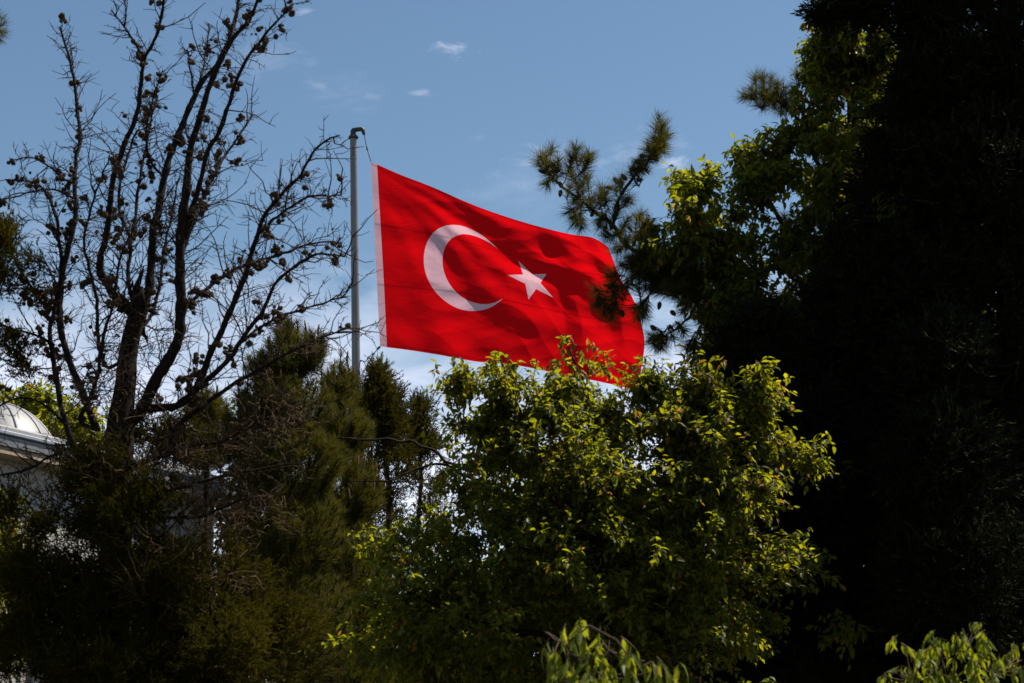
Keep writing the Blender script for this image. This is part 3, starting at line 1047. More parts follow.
    # tangle of dead brown twigs through the lower crown
    dt, do_ = lobe_points([(200, 450, 60, 16, 14.7, .5, 16), (240, 515, 54, 22, 14.7, .5, 30), (270, 430, 44, 20, 14.7, .5, 16), (150, 460, 50, 30, 14.6, .5, 28), (70, 480, 50, 20, 14.7, .5, 10), (180, 570, 90, 40, 14.5, .5, 34), (105, 400, 40, 16, 14.8, .4, 22), (285, 405, 34, 20, 14.7, .4, 8), (135, 350, 40, 40, 15, .4, 20)], .3)
    sk2.grow(dt, .012, 7, .0022, .1, .04)
    n_ = len(dt) * 7
    B_ = np.repeat(dt, 7, 0) + rng.normal(size=(n_, 3)) * .06
    D_ = unit(np.repeat(do_, 7, 0) * .4 + rng.normal(size=(n_, 3)) + np.array([0, 0, .2]))
    l_ = rng.uniform(.06, .26, size=n_)
    Q_ = B_[:, None] + D_[:, None] * np.linspace(0, 1, 5)[None, :, None] * l_[:, None, None] + perp(D_)[:, None] * (np.linspace(0, 1, 5)[None, :, None] ** 2) * (.3 * l_)[:, None, None] + rng.normal(size=(n_, 5, 3)) * .005
    V, f = tubes(Q_, np.linspace(.0042, .0016, 5)[None].repeat(n_, 0), 3, cap=False)
    sk2.geo.add(V, f, .5)
    sk2.geo.build('branchlets', M['bark_brown'], root)
    tips = np.vstack([tips, tips + rng.normal(size=tips.shape) * .07]); out = np.vstack([out, out])
    g = Geo()
    scale_sprays(tips, out, g, 22, 12, (.06, .18), (.022, .048), .010)
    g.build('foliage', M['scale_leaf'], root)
    # cones
    me = cone_mesh('seed_cone', .034, .018, 4, .4, 3)
    cones.sort(key=lambda c: np.linalg.norm(c[0] - EYE) / c[2])
    for P, D, s in cones[:100]:
        put(me, 'seed_cone', root, P, D, s)
    if len(cones) > 100:
        merge_copies(me, cones[100:], 'seed_cones', M['cone_dark'], root)
    print('cypress cones', len(cones))
    return root


bare_cypress()


# ------------------------------------------------------------------ young pines with upright candles behind it
def candle_pine(name, label, Y0, trunk_px, base_px, shoots, nside, lobes, group=None, r=.10, candles=True, per=70):
    b = at(base_px, 690, Y0); base = np.array([b[0], Y0, 0])
    root = thing(name, label, 'tree', base, group)
    sk = Skel()
    sk.limb([base] + [at(x, y, Y0) for x, y in trunk_px], r, .012, 30, .01, 9)
    tips, out = lobe_points([(*l[:6], int(l[6] * 3.4)) for l in lobes], .35)
    out = unit(out * .7 + np.array([0, 0, .9]))
    if shoots:
        S = np.array([at(x, y, Y0 + rng.uniform(-.5, .5)) for x, y in shoots])
        tips = np.vstack([tips, S])
        out = np.vstack([out, unit(np.array([0, 0, 1.]) + rng.normal(size=S.shape) * .12)])
    sk.grow(tips - out * .12, .03, 6, .004, .3)
    # the shoots themselves
    C = np.stack([tips - out * .14, tips - out * .06, tips], 1)
    V, f = tubes(C, np.array([[.006, .006, .005]]).repeat(len(C), 0), 4)
    sk.geo.add(V, f, .5)
    sk.geo.build('trunk', M['bark_dark'], root, True)
    g = Geo()
    needle_tufts(tips, out, g, per, (.09, .15), .24, .0065, .8)
    g.build('needles', M['pine_needle'], root)
    if candles:
        gc = Geo()
        pick = np.where((rng.random(len(tips)) < .16) | (np.arange(len(tips)) >= len(tips) - len(shoots)))[0]
        K = 5
        ln = rng.uniform(.05, .15, size=len(pick))
        D = unit(np.array([0, 0, 1.]) + rng.normal(size=(len(pick), 3)) * .12)
        order = np.argsort(-tips[pick][:, 2])[:100]
        cm = Geo()
        V, f = tubes(np.linspace([0, 0, 0], [0, 0, .13], K)[None], np.array([[.010, .012, .011, .009, .003]]), 6)
        cm.add(V, f, .5)
        co = cm.build('candle', M['candle'], None, True)
        cme = co.data
        bpy.data.objects.remove(co)
        for j in order:
            put(cme, 'candle', root, tips[pick][j] - D[j] * .02, D[j], ln[j] / .13)
    return root


candle_pine('pine_tree', 'young pine with upright brown candles just left of the flagpole', 22.0,
            [(292, 600), (290, 500), (288, 420), (287, 350), (288, 322)], 294,
            [(288, 318), (281, 330), (297, 322), (306, 330), (318, 334), (323, 342), (270, 345), (262, 352), (300, 345), (310, 352), (255, 372), (248, 380), (275, 360), (322, 365)],
            0, [(286, 332, 14, 14, 22, .3, 12), (313, 348, 16, 18, 22, .4, 12), (262, 368, 20, 18, 22, .4, 12), (288, 358, 32, 22, 22, .5, 30), (285, 400, 52, 32, 22, .7, 70), (290, 460, 62, 40, 22, .8, 90), (285, 530, 66, 50, 22, .9, 110), (290, 620, 70, 60, 22, 1, 120), (228, 430, 22, 24, 22, .5, 18)],
            'candle pines behind the bare cypress')
candle_pine('pine_tree', 'young pine in front of the lower flagpole, candles at its top', 24.0,
            [(350, 600), (348, 500), (345, 420), (342, 385), (341, 362)], 350,
            [(341, 352), (335, 362), (347, 360), (352, 372), (328, 372), (358, 380), (322, 385)],
            0, [(340, 385, 20, 22, 24, .5, 30), (340, 430, 34, 30, 24, .7, 60), (342, 490, 44, 45, 24, .8, 90), (345, 570, 50, 60, 24, 1, 110), (345, 660, 60, 50, 24, 1, 90)],
            'candle pines behind the bare cypress')
candle_pine('pine_tree', 'short pine low between the cypress trunk and the candle pines', 23.0,
            [(205, 620), (206, 520), (207, 440), (207, 395)], 204,
            [(207, 385), (198, 392), (216, 395), (225, 405), (190, 405)],
            0, [(207, 410, 24, 22, 23, .5, 26), (204, 446, 34, 20, 23, .7, 34), (250, 600, 40, 50, 23, .8, 60)],
            'candle pines behind the bare cypress')


def small_cypress(name, label, Y0, base_px, trunk, lobes, r=.09, **kw):
    b = at(base_px, 690, Y0); base = np.array([b[0], Y0, 0])
    root = thing(name, label, 'tree', base)
    sk = Skel()
    sk.limb([base] + [at(x, y, Y0) for x, y in trunk], r, .012, 30, .012, 9)
    tips, out = lobe_points([(*l[:6], int(l[6] * 2.4)) for l in lobes], .4)
    sk.grow(tips, .025, 6, .003, .25)
    sk.geo.build('trunk', M['bark_dead'], root, True)
    g = Geo()
    scale_sprays(tips, out, g, **kw)
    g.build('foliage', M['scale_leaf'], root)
    return root


small_cypress('juniper_tree', 'bushy dark juniper with two rounded tops right of the flagpole', 27.0, 392,
              [(390, 620), (388, 530), (386, 470), (384, 420), (381, 385)],
              [(379, 380, 7, 8, 27, .2, 9), (383, 400, 15, 15, 27, .35, 26), (374, 424, 20, 20, 27, .45, 34), (391, 424, 12, 16, 27, .35, 18), (398, 455, 14, 12, 27, .35, 7),
               (380, 475, 22, 24, 27, .5, 20), (375, 530, 26, 40, 27, .6, 30)],
              sprigs=16, per=10, sl=(.10, .24), bl=(.04, .07), bw=.014, up=.8)
small_cypress('juniper_tree', 'slim ragged juniper beside the pale sky gap left of the broadleaf tree', 28.0, 420,
              [(418, 620), (419, 530), (420, 470), (420, 430), (421, 412)],
              [(421, 412, 5, 9, 28, .2, 7), (420, 432, 11, 11, 28, .25, 12), (412, 450, 11, 9, 28, .3, 8), (430, 450, 9, 8, 28, .25, 6), (425, 482, 16, 18, 28, .4, 9), (432, 525, 16, 24, 28, .4, 9), (410, 600, 30, 50, 28, .6, 20)],
              sprigs=16, per=10, sl=(.10, .22), bl=(.04, .07), bw=.014, up=.8)


# ------------------------------------------------------------------ broadleaf trees
def leafy_tree(name, label, Y0, base_px, limbs, lobes, spikes=(), shoots=64, mat='leaf_green', group=None, grow_r=.03, full=True, bark='bark_dark', bare=(), **kw):
    b = at(base_px, 690, Y0); base = np.array([b[0], Y0, 0])
    root = thing(name, label, 'tree', base, group)
    sk = Skel()
    for pts, r0, r1 in limbs:
        P = [base if (x is None) else at(x, y, Y0 + d) for x, y, d in pts]
        sk.limb(P, r0, r1, max(16, 5 * len(P)), .015, 9)
    for pts, r0, r1 in bare:
        sk.limb([at(x, y, Y0 + d) for x, y, d in pts], r0, r1, max(16, 5 * len(pts)), .012, 6)
    tips, out = lobe_points(lobes, .3, True)
    sk.grow(tips, grow_r, 6, .0025, .3)
    gl = Geo()
    SP = [np.array([at(x, y, Y0 + d) for x, y, d in pts]) for pts in spikes]     # leafy shoots that stand out of the crown
    score = (tips - tips.mean(0)) @ np.array([0, -.25, 1.]) + .35 * np.abs(tips[:, 0] - tips[:, 0].mean()) + rng.normal(size=len(tips)) * .25
    for k_ in np.argsort(-score)[:shoots]:
        d_ = unit(out[k_] * .5 + np.array([0, -.1, .75]) + rng.normal(size=3) * .22)
        l_ = rng.uniform(.12, .36)
        SP.append(np.array([tips[k_] - d_ * .06, tips[k_] + d_ * l_ * .5, tips[k_] + d_ * l_ + np.array([0, 0, -.03])]))
    for p_ in SP:
        C = resample(p_, 8)
        V, f = tubes(C[None], np.linspace(.005, .0018, 8)[None], 4, cap=False)
        sk.geo.add(V, f, .5)
        kw2 = dict(kw); kw2.update(twigs=2, per=4, tl=(.05, .12), red=.16)
        broadleaf(C[1:], unit(np.gradient(C, axis=0)[1:] + rng.normal(size=(7, 3)) * .7), gl, sk.geo, full=full, **kw2)
    broadleaf(tips, out, gl, sk.geo, full=full, **kw)
    sk.geo.build('trunk', M[bark], root, True)
    gl.build('crown', M[mat], root, False)
    print(name, 'tips', len(tips), 'leafverts', gl.n)
    return root


leafy_tree('broadleaf_tree', 'bright green broadleaf tree whose sunlit top hides the lower flag', 17.0, 600,
           [([(None, 0, 0), (603, 690, 0), (606, 620, 0), (600, 560, 0), (590, 520, .1)], .13, .05),
            ([(602, 580, 0), (570, 520, -.3), (535, 450, -.4), (515, 400, -.5), (500, 358, -.5)], .05, .006),
            ([(602, 570, 0), (615, 500, .2), (600, 440, .3), (585, 390, .2), (570, 345, .2)], .05, .006),
            ([(604, 590, 0), (650, 520, 0), (680, 450, -.3), (700, 400, -.3)], .05, .006),
            ([(605, 610, 0), (670, 560, .3), (730, 500, .3), (780, 465, .3)], .05, .006),
            ([(604, 600, 0), (540, 570, .3), (480, 520, .4), (452, 465, .4)], .045, .006),
            ([(604, 640, 0), (690, 620, .1), (760, 590, 0), (800, 570, -.2)], .045, .006),
            ([(604, 640, 0), (520, 630, -.1), (450, 610, -.3), (400, 590, -.4)], .045, .006)],
           [(463, 397, 14, 9, 16.6, .25, 9), (499, 394, 16, 18, 16.6, .3, 20), (492, 424, 26, 22, 16.7, .4, 30), (506, 445, 28, 22, 16.7, .45, 30), (462, 436, 10, 8, 16.6, .2, 4), (545, 412, 18, 20, 16.8, .4, 20),
            (575, 398, 24, 14, 17, .4, 26), (608, 406, 24, 14, 17.1, .4, 22), (655, 400, 26, 12, 17, .4, 24), (705, 402, 28, 16, 16.8, .4, 28), (745, 404, 20, 14, 16.8, .3, 18),
            (570, 435, 46, 26, 17, .7, 64), (645, 432, 46, 24, 17, .7, 64), (715, 440, 36, 24, 16.9, .5, 44), (770, 458, 28, 12, 17, .35, 24), (800, 467, 12, 6, 17, .2, 7),
            (520, 480, 60, 44, 17, .9, 150), (610, 490, 70, 44, 17, 1., 200), (690, 500, 60, 44, 17, .9, 150), (745, 500, 26, 20, 17, .5, 20),
            (462, 520, 24, 40, 17, .5, 18), (500, 560, 70, 48, 17, 1., 170), (600, 570, 80, 60, 17, 1.1, 230), (700, 570, 70, 50, 17, .9, 170),
            (784, 562, 38, 18, 17.1, .4, 30), (740, 620, 44, 36, 17.3, .6, 28), (415, 560, 40, 30, 16.9, .6, 34), (395, 620, 46, 50, 16.8, .7, 90), (470, 640, 70, 50, 17, 1., 150),
            (570, 660, 80, 50, 17.2, 1.1, 90), (680, 660, 80, 40, 17, .9, 80), (600, 740, 200, 50, 17, 1.2, 110)],
           spikes=[[(496, 395, -.5), (497, 370, -.5), (499, 349, -.5)], [(520, 420, -.4), (530, 395, -.4), (536, 362, -.3)], [(570, 385, .2), (569, 362, .2), (566, 337, .2)],
                   [(590, 385, .2), (588, 370, .3), (582, 350, .3)], [(452, 410, -.4), (447, 385, -.4), (441, 372, -.4)], [(625, 390, .1), (628, 375, .1), (640, 362, .1)],
                   [(690, 400, -.3), (680, 380, -.3), (662, 366, -.3)], [(742, 400, -.2), (748, 388, -.2), (762, 380, -.2)], [(455, 470, .3), (452, 440, .3), (456, 420, .3)],
                   [(610, 380, .1), (605, 365, .1), (600, 352, .1)], [(560, 400, .1), (556, 380, .1), (552, 364, .1)], [(640, 400, 0), (646, 384, 0), (655, 372, 0)], [(672, 400, -.1), (676, 384, -.1), (684, 366, -.1)],
                   [(720, 410, -.2), (724, 392, -.2), (732, 378, -.2)], [(512, 390, -.4), (514, 372, -.4), (510, 362, -.4)], [(478, 395, -.4), (474, 380, -.4), (470, 372, -.4)], [(780, 460, .2), (792, 456, .2), (806, 452, .2)], [(770, 545, -.1), (790, 552, -.1), (815, 556, -.1)]],
           bare=[([(470, 470, .2), (450, 463, .1), (430, 449, 0), (400, 441, -.1), (370, 440, -.2), (338, 437, -.3)], .016, .005),
                 ([(475, 480, .2), (445, 465, .1), (420, 467, 0), (400, 478, -.1), (375, 481, -.2), (350, 483, -.3)], .013, .004),
                 ([(420, 467, 0), (412, 476, 0), (406, 480, .1)], .006, .003)],
           twigs=4, per=7, L=(.046, .084), ratio=.48, tl=(.12, .28))

leafy_tree('broadleaf_tree', 'loose leafy tree with sunlit edges beside the black evergreen at right', 20.6, 900,
           [([(None, 0, 0), (895, 690, 0), (885, 560, 0), (870, 440, 0), (862, 330, 0), (858, 230, .1), (855, 130, .1), (850, 40, .1)], .15, .012),
            ([(872, 450, 0), (820, 390, -.2), (770, 320, -.3), (730, 270, -.4), (690, 215, -.5), (672, 180, -.5)], .06, .006),
            ([(864, 350, 0), (820, 280, .2), (780, 220, .2), (755, 165, .1)], .05, .006),
            ([(860, 250, 0), (830, 190, -.2), (810, 140, -.3), (800, 105, -.3)], .045, .006),
            ([(878, 500, 0), (820, 460, -.3), (760, 400, -.5), (725, 345, -.5)], .05, .006)],
           [(700, 182, 22, 15, 20.2, .3, 13), (672, 186, 16, 9, 20.2, .25, 7), (672, 236, 22, 14, 20.2, .3, 12), (708, 225, 26, 24, 20.2, .4, 24), (745, 200, 26, 26, 20.4, .4, 24),
            (742, 250, 34, 34, 20.4, .5, 34), (762, 160, 22, 16, 20.5, .35, 14), (785, 150, 24, 26, 20.6, .4, 24), (812, 115, 24, 28, 20.6, .4, 28), (838, 80, 22, 28, 20.6, .4, 24), (850, 45, 22, 16, 20.4, .3, 14),
            (820, 160, 34, 40, 20.6, .6, 44), (835, 230, 36, 50, 20.6, .6, 60), (790, 265, 36, 30, 20.6, .6, 40), (722, 290, 26, 24, 20.6, .5, 26), (745, 320, 40, 36, 20.6, .6, 66), (718, 342, 14, 14, 20.6, .4, 8),
            (858, 120, 22, 50, 20.8, .5, 34), (868, 230, 30, 70, 20.8, .6, 40), (820, 340, 40, 44, 20.8, .6, 44), (850, 430, 40, 60, 20.8, .7, 24), (900, 330, 30, 60, 20.6, .5, 10), (885, 500, 12, 8, 18.5, .15, 3), (905, 210, 12, 10, 18.9, .15, 3), (880, 310, 14, 12, 18.9, .2, 4), (842, 480, 8, 8, 18.5, .1, 3), (860, 620, 16, 14, 18.2, .2, 4), (692, 184, 22, 11, 19.8, .25, 12), (682, 234, 26, 14, 19.8, .3, 16), (655, 244, 10, 8, 19.8, .2, 5), (842, 50, 26, 16, 20.3, .4, 26), (872, 66, 14, 16, 20.3, .3, 14), (818, 80, 14, 14, 20.3, .3, 10), (870, 130, 18, 30, 20.2, .4, 24), (850, 190, 22, 30, 20.1, .4, 24), (776, 190, 24, 20, 20.2, .3, 16)],
           spikes=[[(700, 210, -.4), (698, 190, -.4), (710, 166, -.4)], [(760, 180, .1), (752, 165, .1), (740, 150, .1)], [(805, 120, -.2), (800, 100, -.2), (806, 80, -.2)]],
           twigs=5, per=7, L=(.066, .112), ratio=.46, tl=(.12, .30), hang=.6)


# ------------------------------------------------------------------ pine with cones, right of the flag
def cone_pine():
    Y0 = 21.0
    b = at(905, 690, Y0); base = np.array([b[0], Y0, 0])
    root = thing('pine_tree', 'long needled pine with cones reaching a branch over the fly end of the flag', 'tree', base)
    sk = Skel()
    def lp(pts, d0=0., d1=0.):
        return [at(x, y, Y0 + d0 + (d1 - d0) * i / (len(pts) - 1)) for i, (x, y) in enumerate(pts)]
    sk.limb([base] + lp([(900, 690), (890, 560), (880, 430), (868, 300), (858, 200), (850, 120), (845, 60)]), .17, .02, 50, .02, 10)
    px = Y0 / F
    for pts, d1, r0, r1 in (
        ([(882, 440), (800, 360), (740, 320), (690, 290), (655, 265), (632, 248), (611, 222), (596, 212), (580, 200), (565, 190), (553, 177), (544, 166)], -.8, .055, .009),
        ([(613, 225), (620, 197), (631, 182), (642, 168), (655, 150), (661, 130)], -.8, .020, .007),
        ([(655, 265), (640, 275), (622, 285), (612, 300), (606, 312)], -.9, .014, .006),
        ([(700, 298), (690, 315), (680, 325), (668, 335), (658, 338)], -.6, .014, .006),
        ([(595, 212), (585, 208), (578, 214), (574, 222)], -.8, .009, .005),
        ([(690, 290), (660, 285), (645, 300), (640, 315)], -.6, .014, .006),
        ([(858, 200), (825, 150), (795, 118), (775, 100), (762, 88)], -.3, .035, .008),
        ([(852, 140), (835, 105), (822, 80)], .2, .025, .008),
        ([(868, 300), (835, 270), (805, 250), (795, 232)], .2, .03, .008),
        ([(740, 320), (715, 330), (700, 345)], -.4, .014, .006)):
        d0 = {0: 0}.get(0)
        C, R = sk.limb(lp(pts, -.4 if d1 < -.3 else 0., d1), r0, r1, max(16, 4 * len(pts)), .012, 8)
    # tufts: pixel of the tip and direction in the picture plane (dx, up)
    T = [(541, 160, -.5, .8), (548, 156, 0, 1), (545, 170, -.9, .1), (553, 153, .1, 1), (556, 168, .1, .9), (546, 182, -.5, -.7), (572, 158, .1, 1), (577, 150, .1, 1), (584, 158, .4, .9), (588, 152, .3, 1), (570, 172, -.2, .9),
         (580, 180, .1, 1), (586, 172, .6, .8), (575, 186, .2, .9), (568, 200, -.9, .0), (571, 213, -.6, -.4), (574, 225, -.1, -1), (578, 226, .2, -.9), (594, 198, .1, 1), (600, 192, .1, 1), (610, 184, 0, 1), (606, 200, .5, .8), (598, 222, -.4, -.8), (604, 230, -.2, -1),
         (616, 205, .4, .8), (625, 200, .6, .5), (620, 185, -.3, .9), (633, 172, -.4, .9), (640, 160, -.5, .9), (647, 152, -.4, .9), (645, 168, .8, .2), (655, 140, -.5, .9), (658, 128, -.2, 1), (662, 122, .1, 1), (668, 133, .6, .8), (664, 146, .8, .4), (655, 160, .8, .1), (651, 142, -.3, 1), (660, 138, .2, 1),
         (626, 220, .4, .9), (636, 215, .3, .9), (646, 222, .5, .7), (612, 240, -.6, -.4), (618, 248, -.7, -.2), (628, 240, .1, .9), (640, 236, .3, .9), (650, 245, .4, .8), (633, 258, -.8, .1), (645, 262, -.4, -.8), (658, 258, .3, .8), (622, 268, -.8, -.2), (612, 275, -.8, .1), (606, 290, -.5, -.6),
         (602, 305, -.3, -1), (598, 296, -.9, 0), (608, 318, 0, -1), (614, 310, .4, -.9), (620, 300, .5, -.7), (618, 290, 0, 1), (630, 285, -.3, -.8), (640, 280, .1, .9), (655, 278, .2, .9), (648, 290, -.3, -.9), (640, 318, -.2, -1), (636, 308, -.7, -.6), (646, 316, .4, -.9), (664, 290, .3, -.8), (670, 276, .3, .8), (680, 268, .2, .9), (676, 292, 0, -1),
         (655, 345, -.6, -.7), (662, 346, .1, -1), (670, 343, .4, -.9), (684, 332, .6, -.6), (650, 338, -.9, .1), (698, 352, 0, -1), (690, 345, -.5, -.8), (706, 350, .5, -.8), (690, 300, .2, .8), (700, 285, .3, .9), (685, 312, -.5, -.6), (710, 300, 0, 1), (705, 315, .2, -.9),
         (745, 98, -.8, .5), (752, 88, -.6, .8), (760, 78, -.2, 1), (768, 74, 0, 1), (776, 84, .2, 1), (772, 104, -.3, -.8), (764, 108, -.5, -.7), (784, 92, .4, .9), (793, 82, .4, .9), (788, 108, .3, -.8), (798, 100, .5, .8), (758, 96, -.9, 0), (780, 112, 0, -1), (768, 92, -.3, .9),
         (806, 72, -.3, 1), (815, 66, 0, 1), (822, 62, .1, 1), (830, 70, .4, .9), (812, 84, -.6, .7), (820, 90, -.5, .5), (835, 85, .5, .7),
         (788, 215, -.3, 1), (796, 225, -.3, .9), (803, 238, -.5, .8), (786, 240, -.9, -.3), (792, 252, -.5, -.8), (806, 222, .2, 1), (815, 245, .4, .9), (800, 262, -.3, -.9), (825, 262, .3, .9), (780, 232, -.9, .1)]
    tips, out = [], []
    for x, y, dx, dz in T:
        for _ in range(2):
            Yt = Y0 - (.8 if x < 720 else .1) + rng.normal() * .18
            tips.append(at(x + rng.normal() * 3, y + rng.normal() * 3, Yt))
            out.append(np.array([dx, rng.normal() * .6, dz]) + rng.normal(size=3) * .12)
    P2, O2 = lobe_points([(655, 262, 30, 24, 20.3, .4, 60), (685, 282, 34, 26, 20.4, .5, 60), (740, 320, 50, 40, 20.7, .6, 40), (820, 330, 60, 70, 21, .8, 60), (850, 200, 50, 80, 21.2, .8, 60), (900, 300, 60, 120, 21.2, 1., 60)], .4)
    tips = np.vstack([np.array(tips), P2]); out = unit(np.vstack([np.array(out), O2 + np.array([0, 0, .4])]))
    sk.grow(tips - out * .16, .02, 6, .004, .2)
    C = np.stack([tips - out * .18, tips - out * .09, tips], 1)
    V, f = tubes(C, np.array([[.005, .005, .004]]).repeat(len(C), 0), 4)
    sk.geo.add(V, f, .5)
    sk.geo.build('trunk', M['bark_dark'], root, True)
    g = Geo()
    needle_tufts(tips, out, g, 130, (.12, .19), .17, .0048, .75)
    g.build('needles', M['pine_needle'], root)
    me = cone_mesh('pine_cone', .085, .026, 8, 1.0, 5)
    for x, y, dx, dz in [(547, 172, -.9, .2), (554, 172, .9, .3), (559, 182, .4, -.8), (561, 190, -.2, -1), (581, 197, -.4, .7), (577, 217, -1, 0), (593, 213, -.4, -.8), (598, 222, .1, -1), (604, 226, .3, -.9), (613, 188, -.9, .2), (619, 183, -.6, .6), (627, 180, -.7, .7), (637, 180, .9, -.3), (640, 164, -.5, .7), (644, 156, -.7, .5),
                         (612, 224, -.2, -1), (622, 310, .1, -1), (660, 302, -.2, -1), (671, 311, .4, -.6), (656, 330, -.5, .3), (669, 325, .6, -.6), (628, 226, .5, -.7), (640, 250, -.3, -.9), (700, 330, 0, -1)]:
        put(me, 'pine_cone', root, at(x, y, Y0 - .85 + rng.normal() * .04), (dx, rng.normal() * .4, dz), rng.uniform(.85, 1.15))
    return root


cone_pine()


# ------------------------------------------------------------------ great dark evergreen filling the right
def dark_evergreen():
    Y0 = 19.3
    b = at(1010, 690, Y0); base = np.array([b[0], Y0, 0])
    root = thing('cedar_tree', 'huge almost black evergreen in shade filling the right side', 'tree', base)
    sk = Skel()
    sk.limb([base] + [at(1010, y, Y0) for y in (640, 500, 350, 200, 60, -100, -260)], .24, .04, 50, .02, 12)
    for k in range(26):
        y = 640 - k * 34
        a = rng.uniform(-math.pi, math.pi)
        if k % 2 == 0: a = math.pi + rng.normal() * .5
        p0 = at(1010, y, Y0)
        ln = rng.uniform(.9, 1.5) * (1 if y > 0 else .7)
        d = np.array([math.cos(a), math.sin(a), .12])
        sk.limb([p0, p0 + d * ln * .5 + np.array([0, 0, .05]), p0 + d * ln + np.array([0, 0, -.08])], .05, .008, 14, .02, 7)
    # long branch whose tip shows against the sky at the top
    sk.limb([at(1010, 60, Y0), at(930, 30, Y0 - .2), at(870, 16, Y0 - .3), at(812, 12, Y0 - .3)], .05, .008, 16, .015, 7)
    lobes = [(820, 14, 7, 4, 19.0, .1, 10), (843, 8, 12, 5, 19.0, .15, 18), (874, 10, 20, 9, 19.1, .3, 36), (922, 26, 26, 20, 19.2, .5, 60), (916, 90, 20, 34, 19.3, .5, 70), (890, 190, 28, 50, 19.3, .6, 90), (868, 290, 34, 46, 19.3, .6, 90), (894, 140, 16, 26, 19.3, .4, 40),
             (938, 370, 44, 50, 18.2, .6, 110), (945, 470, 60, 60, 17.9, .7, 150), (955, 580, 70, 70, 17.7, .8, 170), (846, 240, 12, 16, 19.2, .3, 18), (832, 300, 16, 14, 19.2, .3, 22), (738, 392, 16, 12, 19.2, .3, 18), (815, 500, 26, 34, 19., .5, 40)]  # forward lower boughs added to shade the broadleaf tree's lower right
    for (x, y, rx, ry, n) in ((945, 100, 46, 56, 110), (985, 60, 60, 80, 130), (925, 200, 50, 70, 110), (985, 200, 70, 90, 160), (910, 300, 56, 70, 120), (980, 330, 80, 90, 170), (890, 400, 66, 70, 130),
                              (870, 480, 66, 60, 130), (970, 460, 90, 90, 180), (860, 570, 76, 70, 150), (960, 590, 100, 90, 190), (830, 660, 80, 60, 120), (940, 690, 120, 70, 170),
                              (1080, 150, 90, 140, 170), (1090, 400, 100, 160, 180), (1080, 620, 100, 120, 140), (1010, -60, 90, 70, 120), (1010, -170, 70, 80, 90), (845, 350, 40, 54, 90), (800, 430, 44, 60, 100), (760, 350, 34, 30, 70), (760, 440, 40, 50, 80), (780, 520, 50, 60, 100), (780, 600, 60, 60, 120), (760, 680, 70, 50, 100)):
        lobes.append((x, y, rx, ry, Y0 + rng.uniform(-.15, .4), 1.0, int(n * 1.35)))
    tips, out = lobe_points(lobes, .35)
    sk.grow(tips, .03, 5, .003, .1)
    sk.geo.build('trunk', M['bark_dark'], root, True)
    g = Geo()
    scale_sprays(tips, out, g, 15, 11, (.10, .26), (.04, .075), .022, up=.05, spread=.9)
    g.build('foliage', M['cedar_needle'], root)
    return root


dark_evergreen()


# ------------------------------------------------------------------ trees further back that close the gaps
def back_tree(label, Y0, base_px, lobes, mat, L, name='broadleaf_tree', tw=4, per=6, group='trees standing behind'):
    b = at(base_px, 690, Y0); base = np.array([b[0], Y0, 0])
    root = thing(name, label, 'tree', base, group)
    sk = Skel()
    c = np.array([[l[0], l[1]] for l in lobes]).mean(0)
    sk.limb([base, at(base_px, 640, Y0), at(c[0], c[1], Y0)], .2, .03, 24, .03, 8)
    tips, out = lobe_points(lobes, .5)
    sk.grow(tips, .05, 5, .006, .3)
    gl = Geo()
    broadleaf(tips, out, gl, sk.geo, full=False, twigs=tw, per=per, tl=(.25, .6), L=L, ratio=.55)
    sk.geo.build('trunk', M['bark_dark'], root, True)
    gl.build('crown', M[mat], root)
    return root


back_tree('sunny green tree showing above the roof behind the dome', 44.0, 10,
          [(10, 412, 30, 18, 44, 1.2, 50), (50, 412, 26, 14, 44, 1.2, 36), (75, 430, 24, 20, 44, 1.2, 40), (-60, 430, 60, 40, 44, 1.5, 60)], 'leaf_green', (.14, .22))
back_tree('dark bushy tree added out of sight behind the candle pines to shade the pavilion wall', 35.0, 262,  # added tree: blocks sun from the pavilion wall and fills the sky gap
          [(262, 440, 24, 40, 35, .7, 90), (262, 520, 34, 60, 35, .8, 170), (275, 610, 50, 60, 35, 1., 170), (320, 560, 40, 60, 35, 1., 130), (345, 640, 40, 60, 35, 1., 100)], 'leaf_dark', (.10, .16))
back_tree('dim tree low behind the bright broadleaf tree', 30.0, 560,
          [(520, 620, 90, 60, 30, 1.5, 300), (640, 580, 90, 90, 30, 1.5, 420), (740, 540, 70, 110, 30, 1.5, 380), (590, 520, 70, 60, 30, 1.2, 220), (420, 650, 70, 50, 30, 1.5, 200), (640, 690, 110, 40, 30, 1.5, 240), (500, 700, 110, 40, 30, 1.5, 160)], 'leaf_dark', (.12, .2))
back_tree('dim tree in the shade behind the black evergreen', 26.0, 900,
          [(770, 360, 60, 44, 26, 1.2, 190), (745, 440, 50, 60, 26, 1.2, 190), (800, 480, 80, 90, 26, 1.5, 260), (780, 610, 80, 80, 26, 1.4, 200), (900, 350, 90, 130, 26, 1.5, 220), (900, 560, 120, 120, 26, 1.5, 220), (930, 150, 80, 110, 26, 1.5, 160), (1020, 300, 90, 300, 26, 1.5, 260)], 'leaf_dark', (.12, .2))


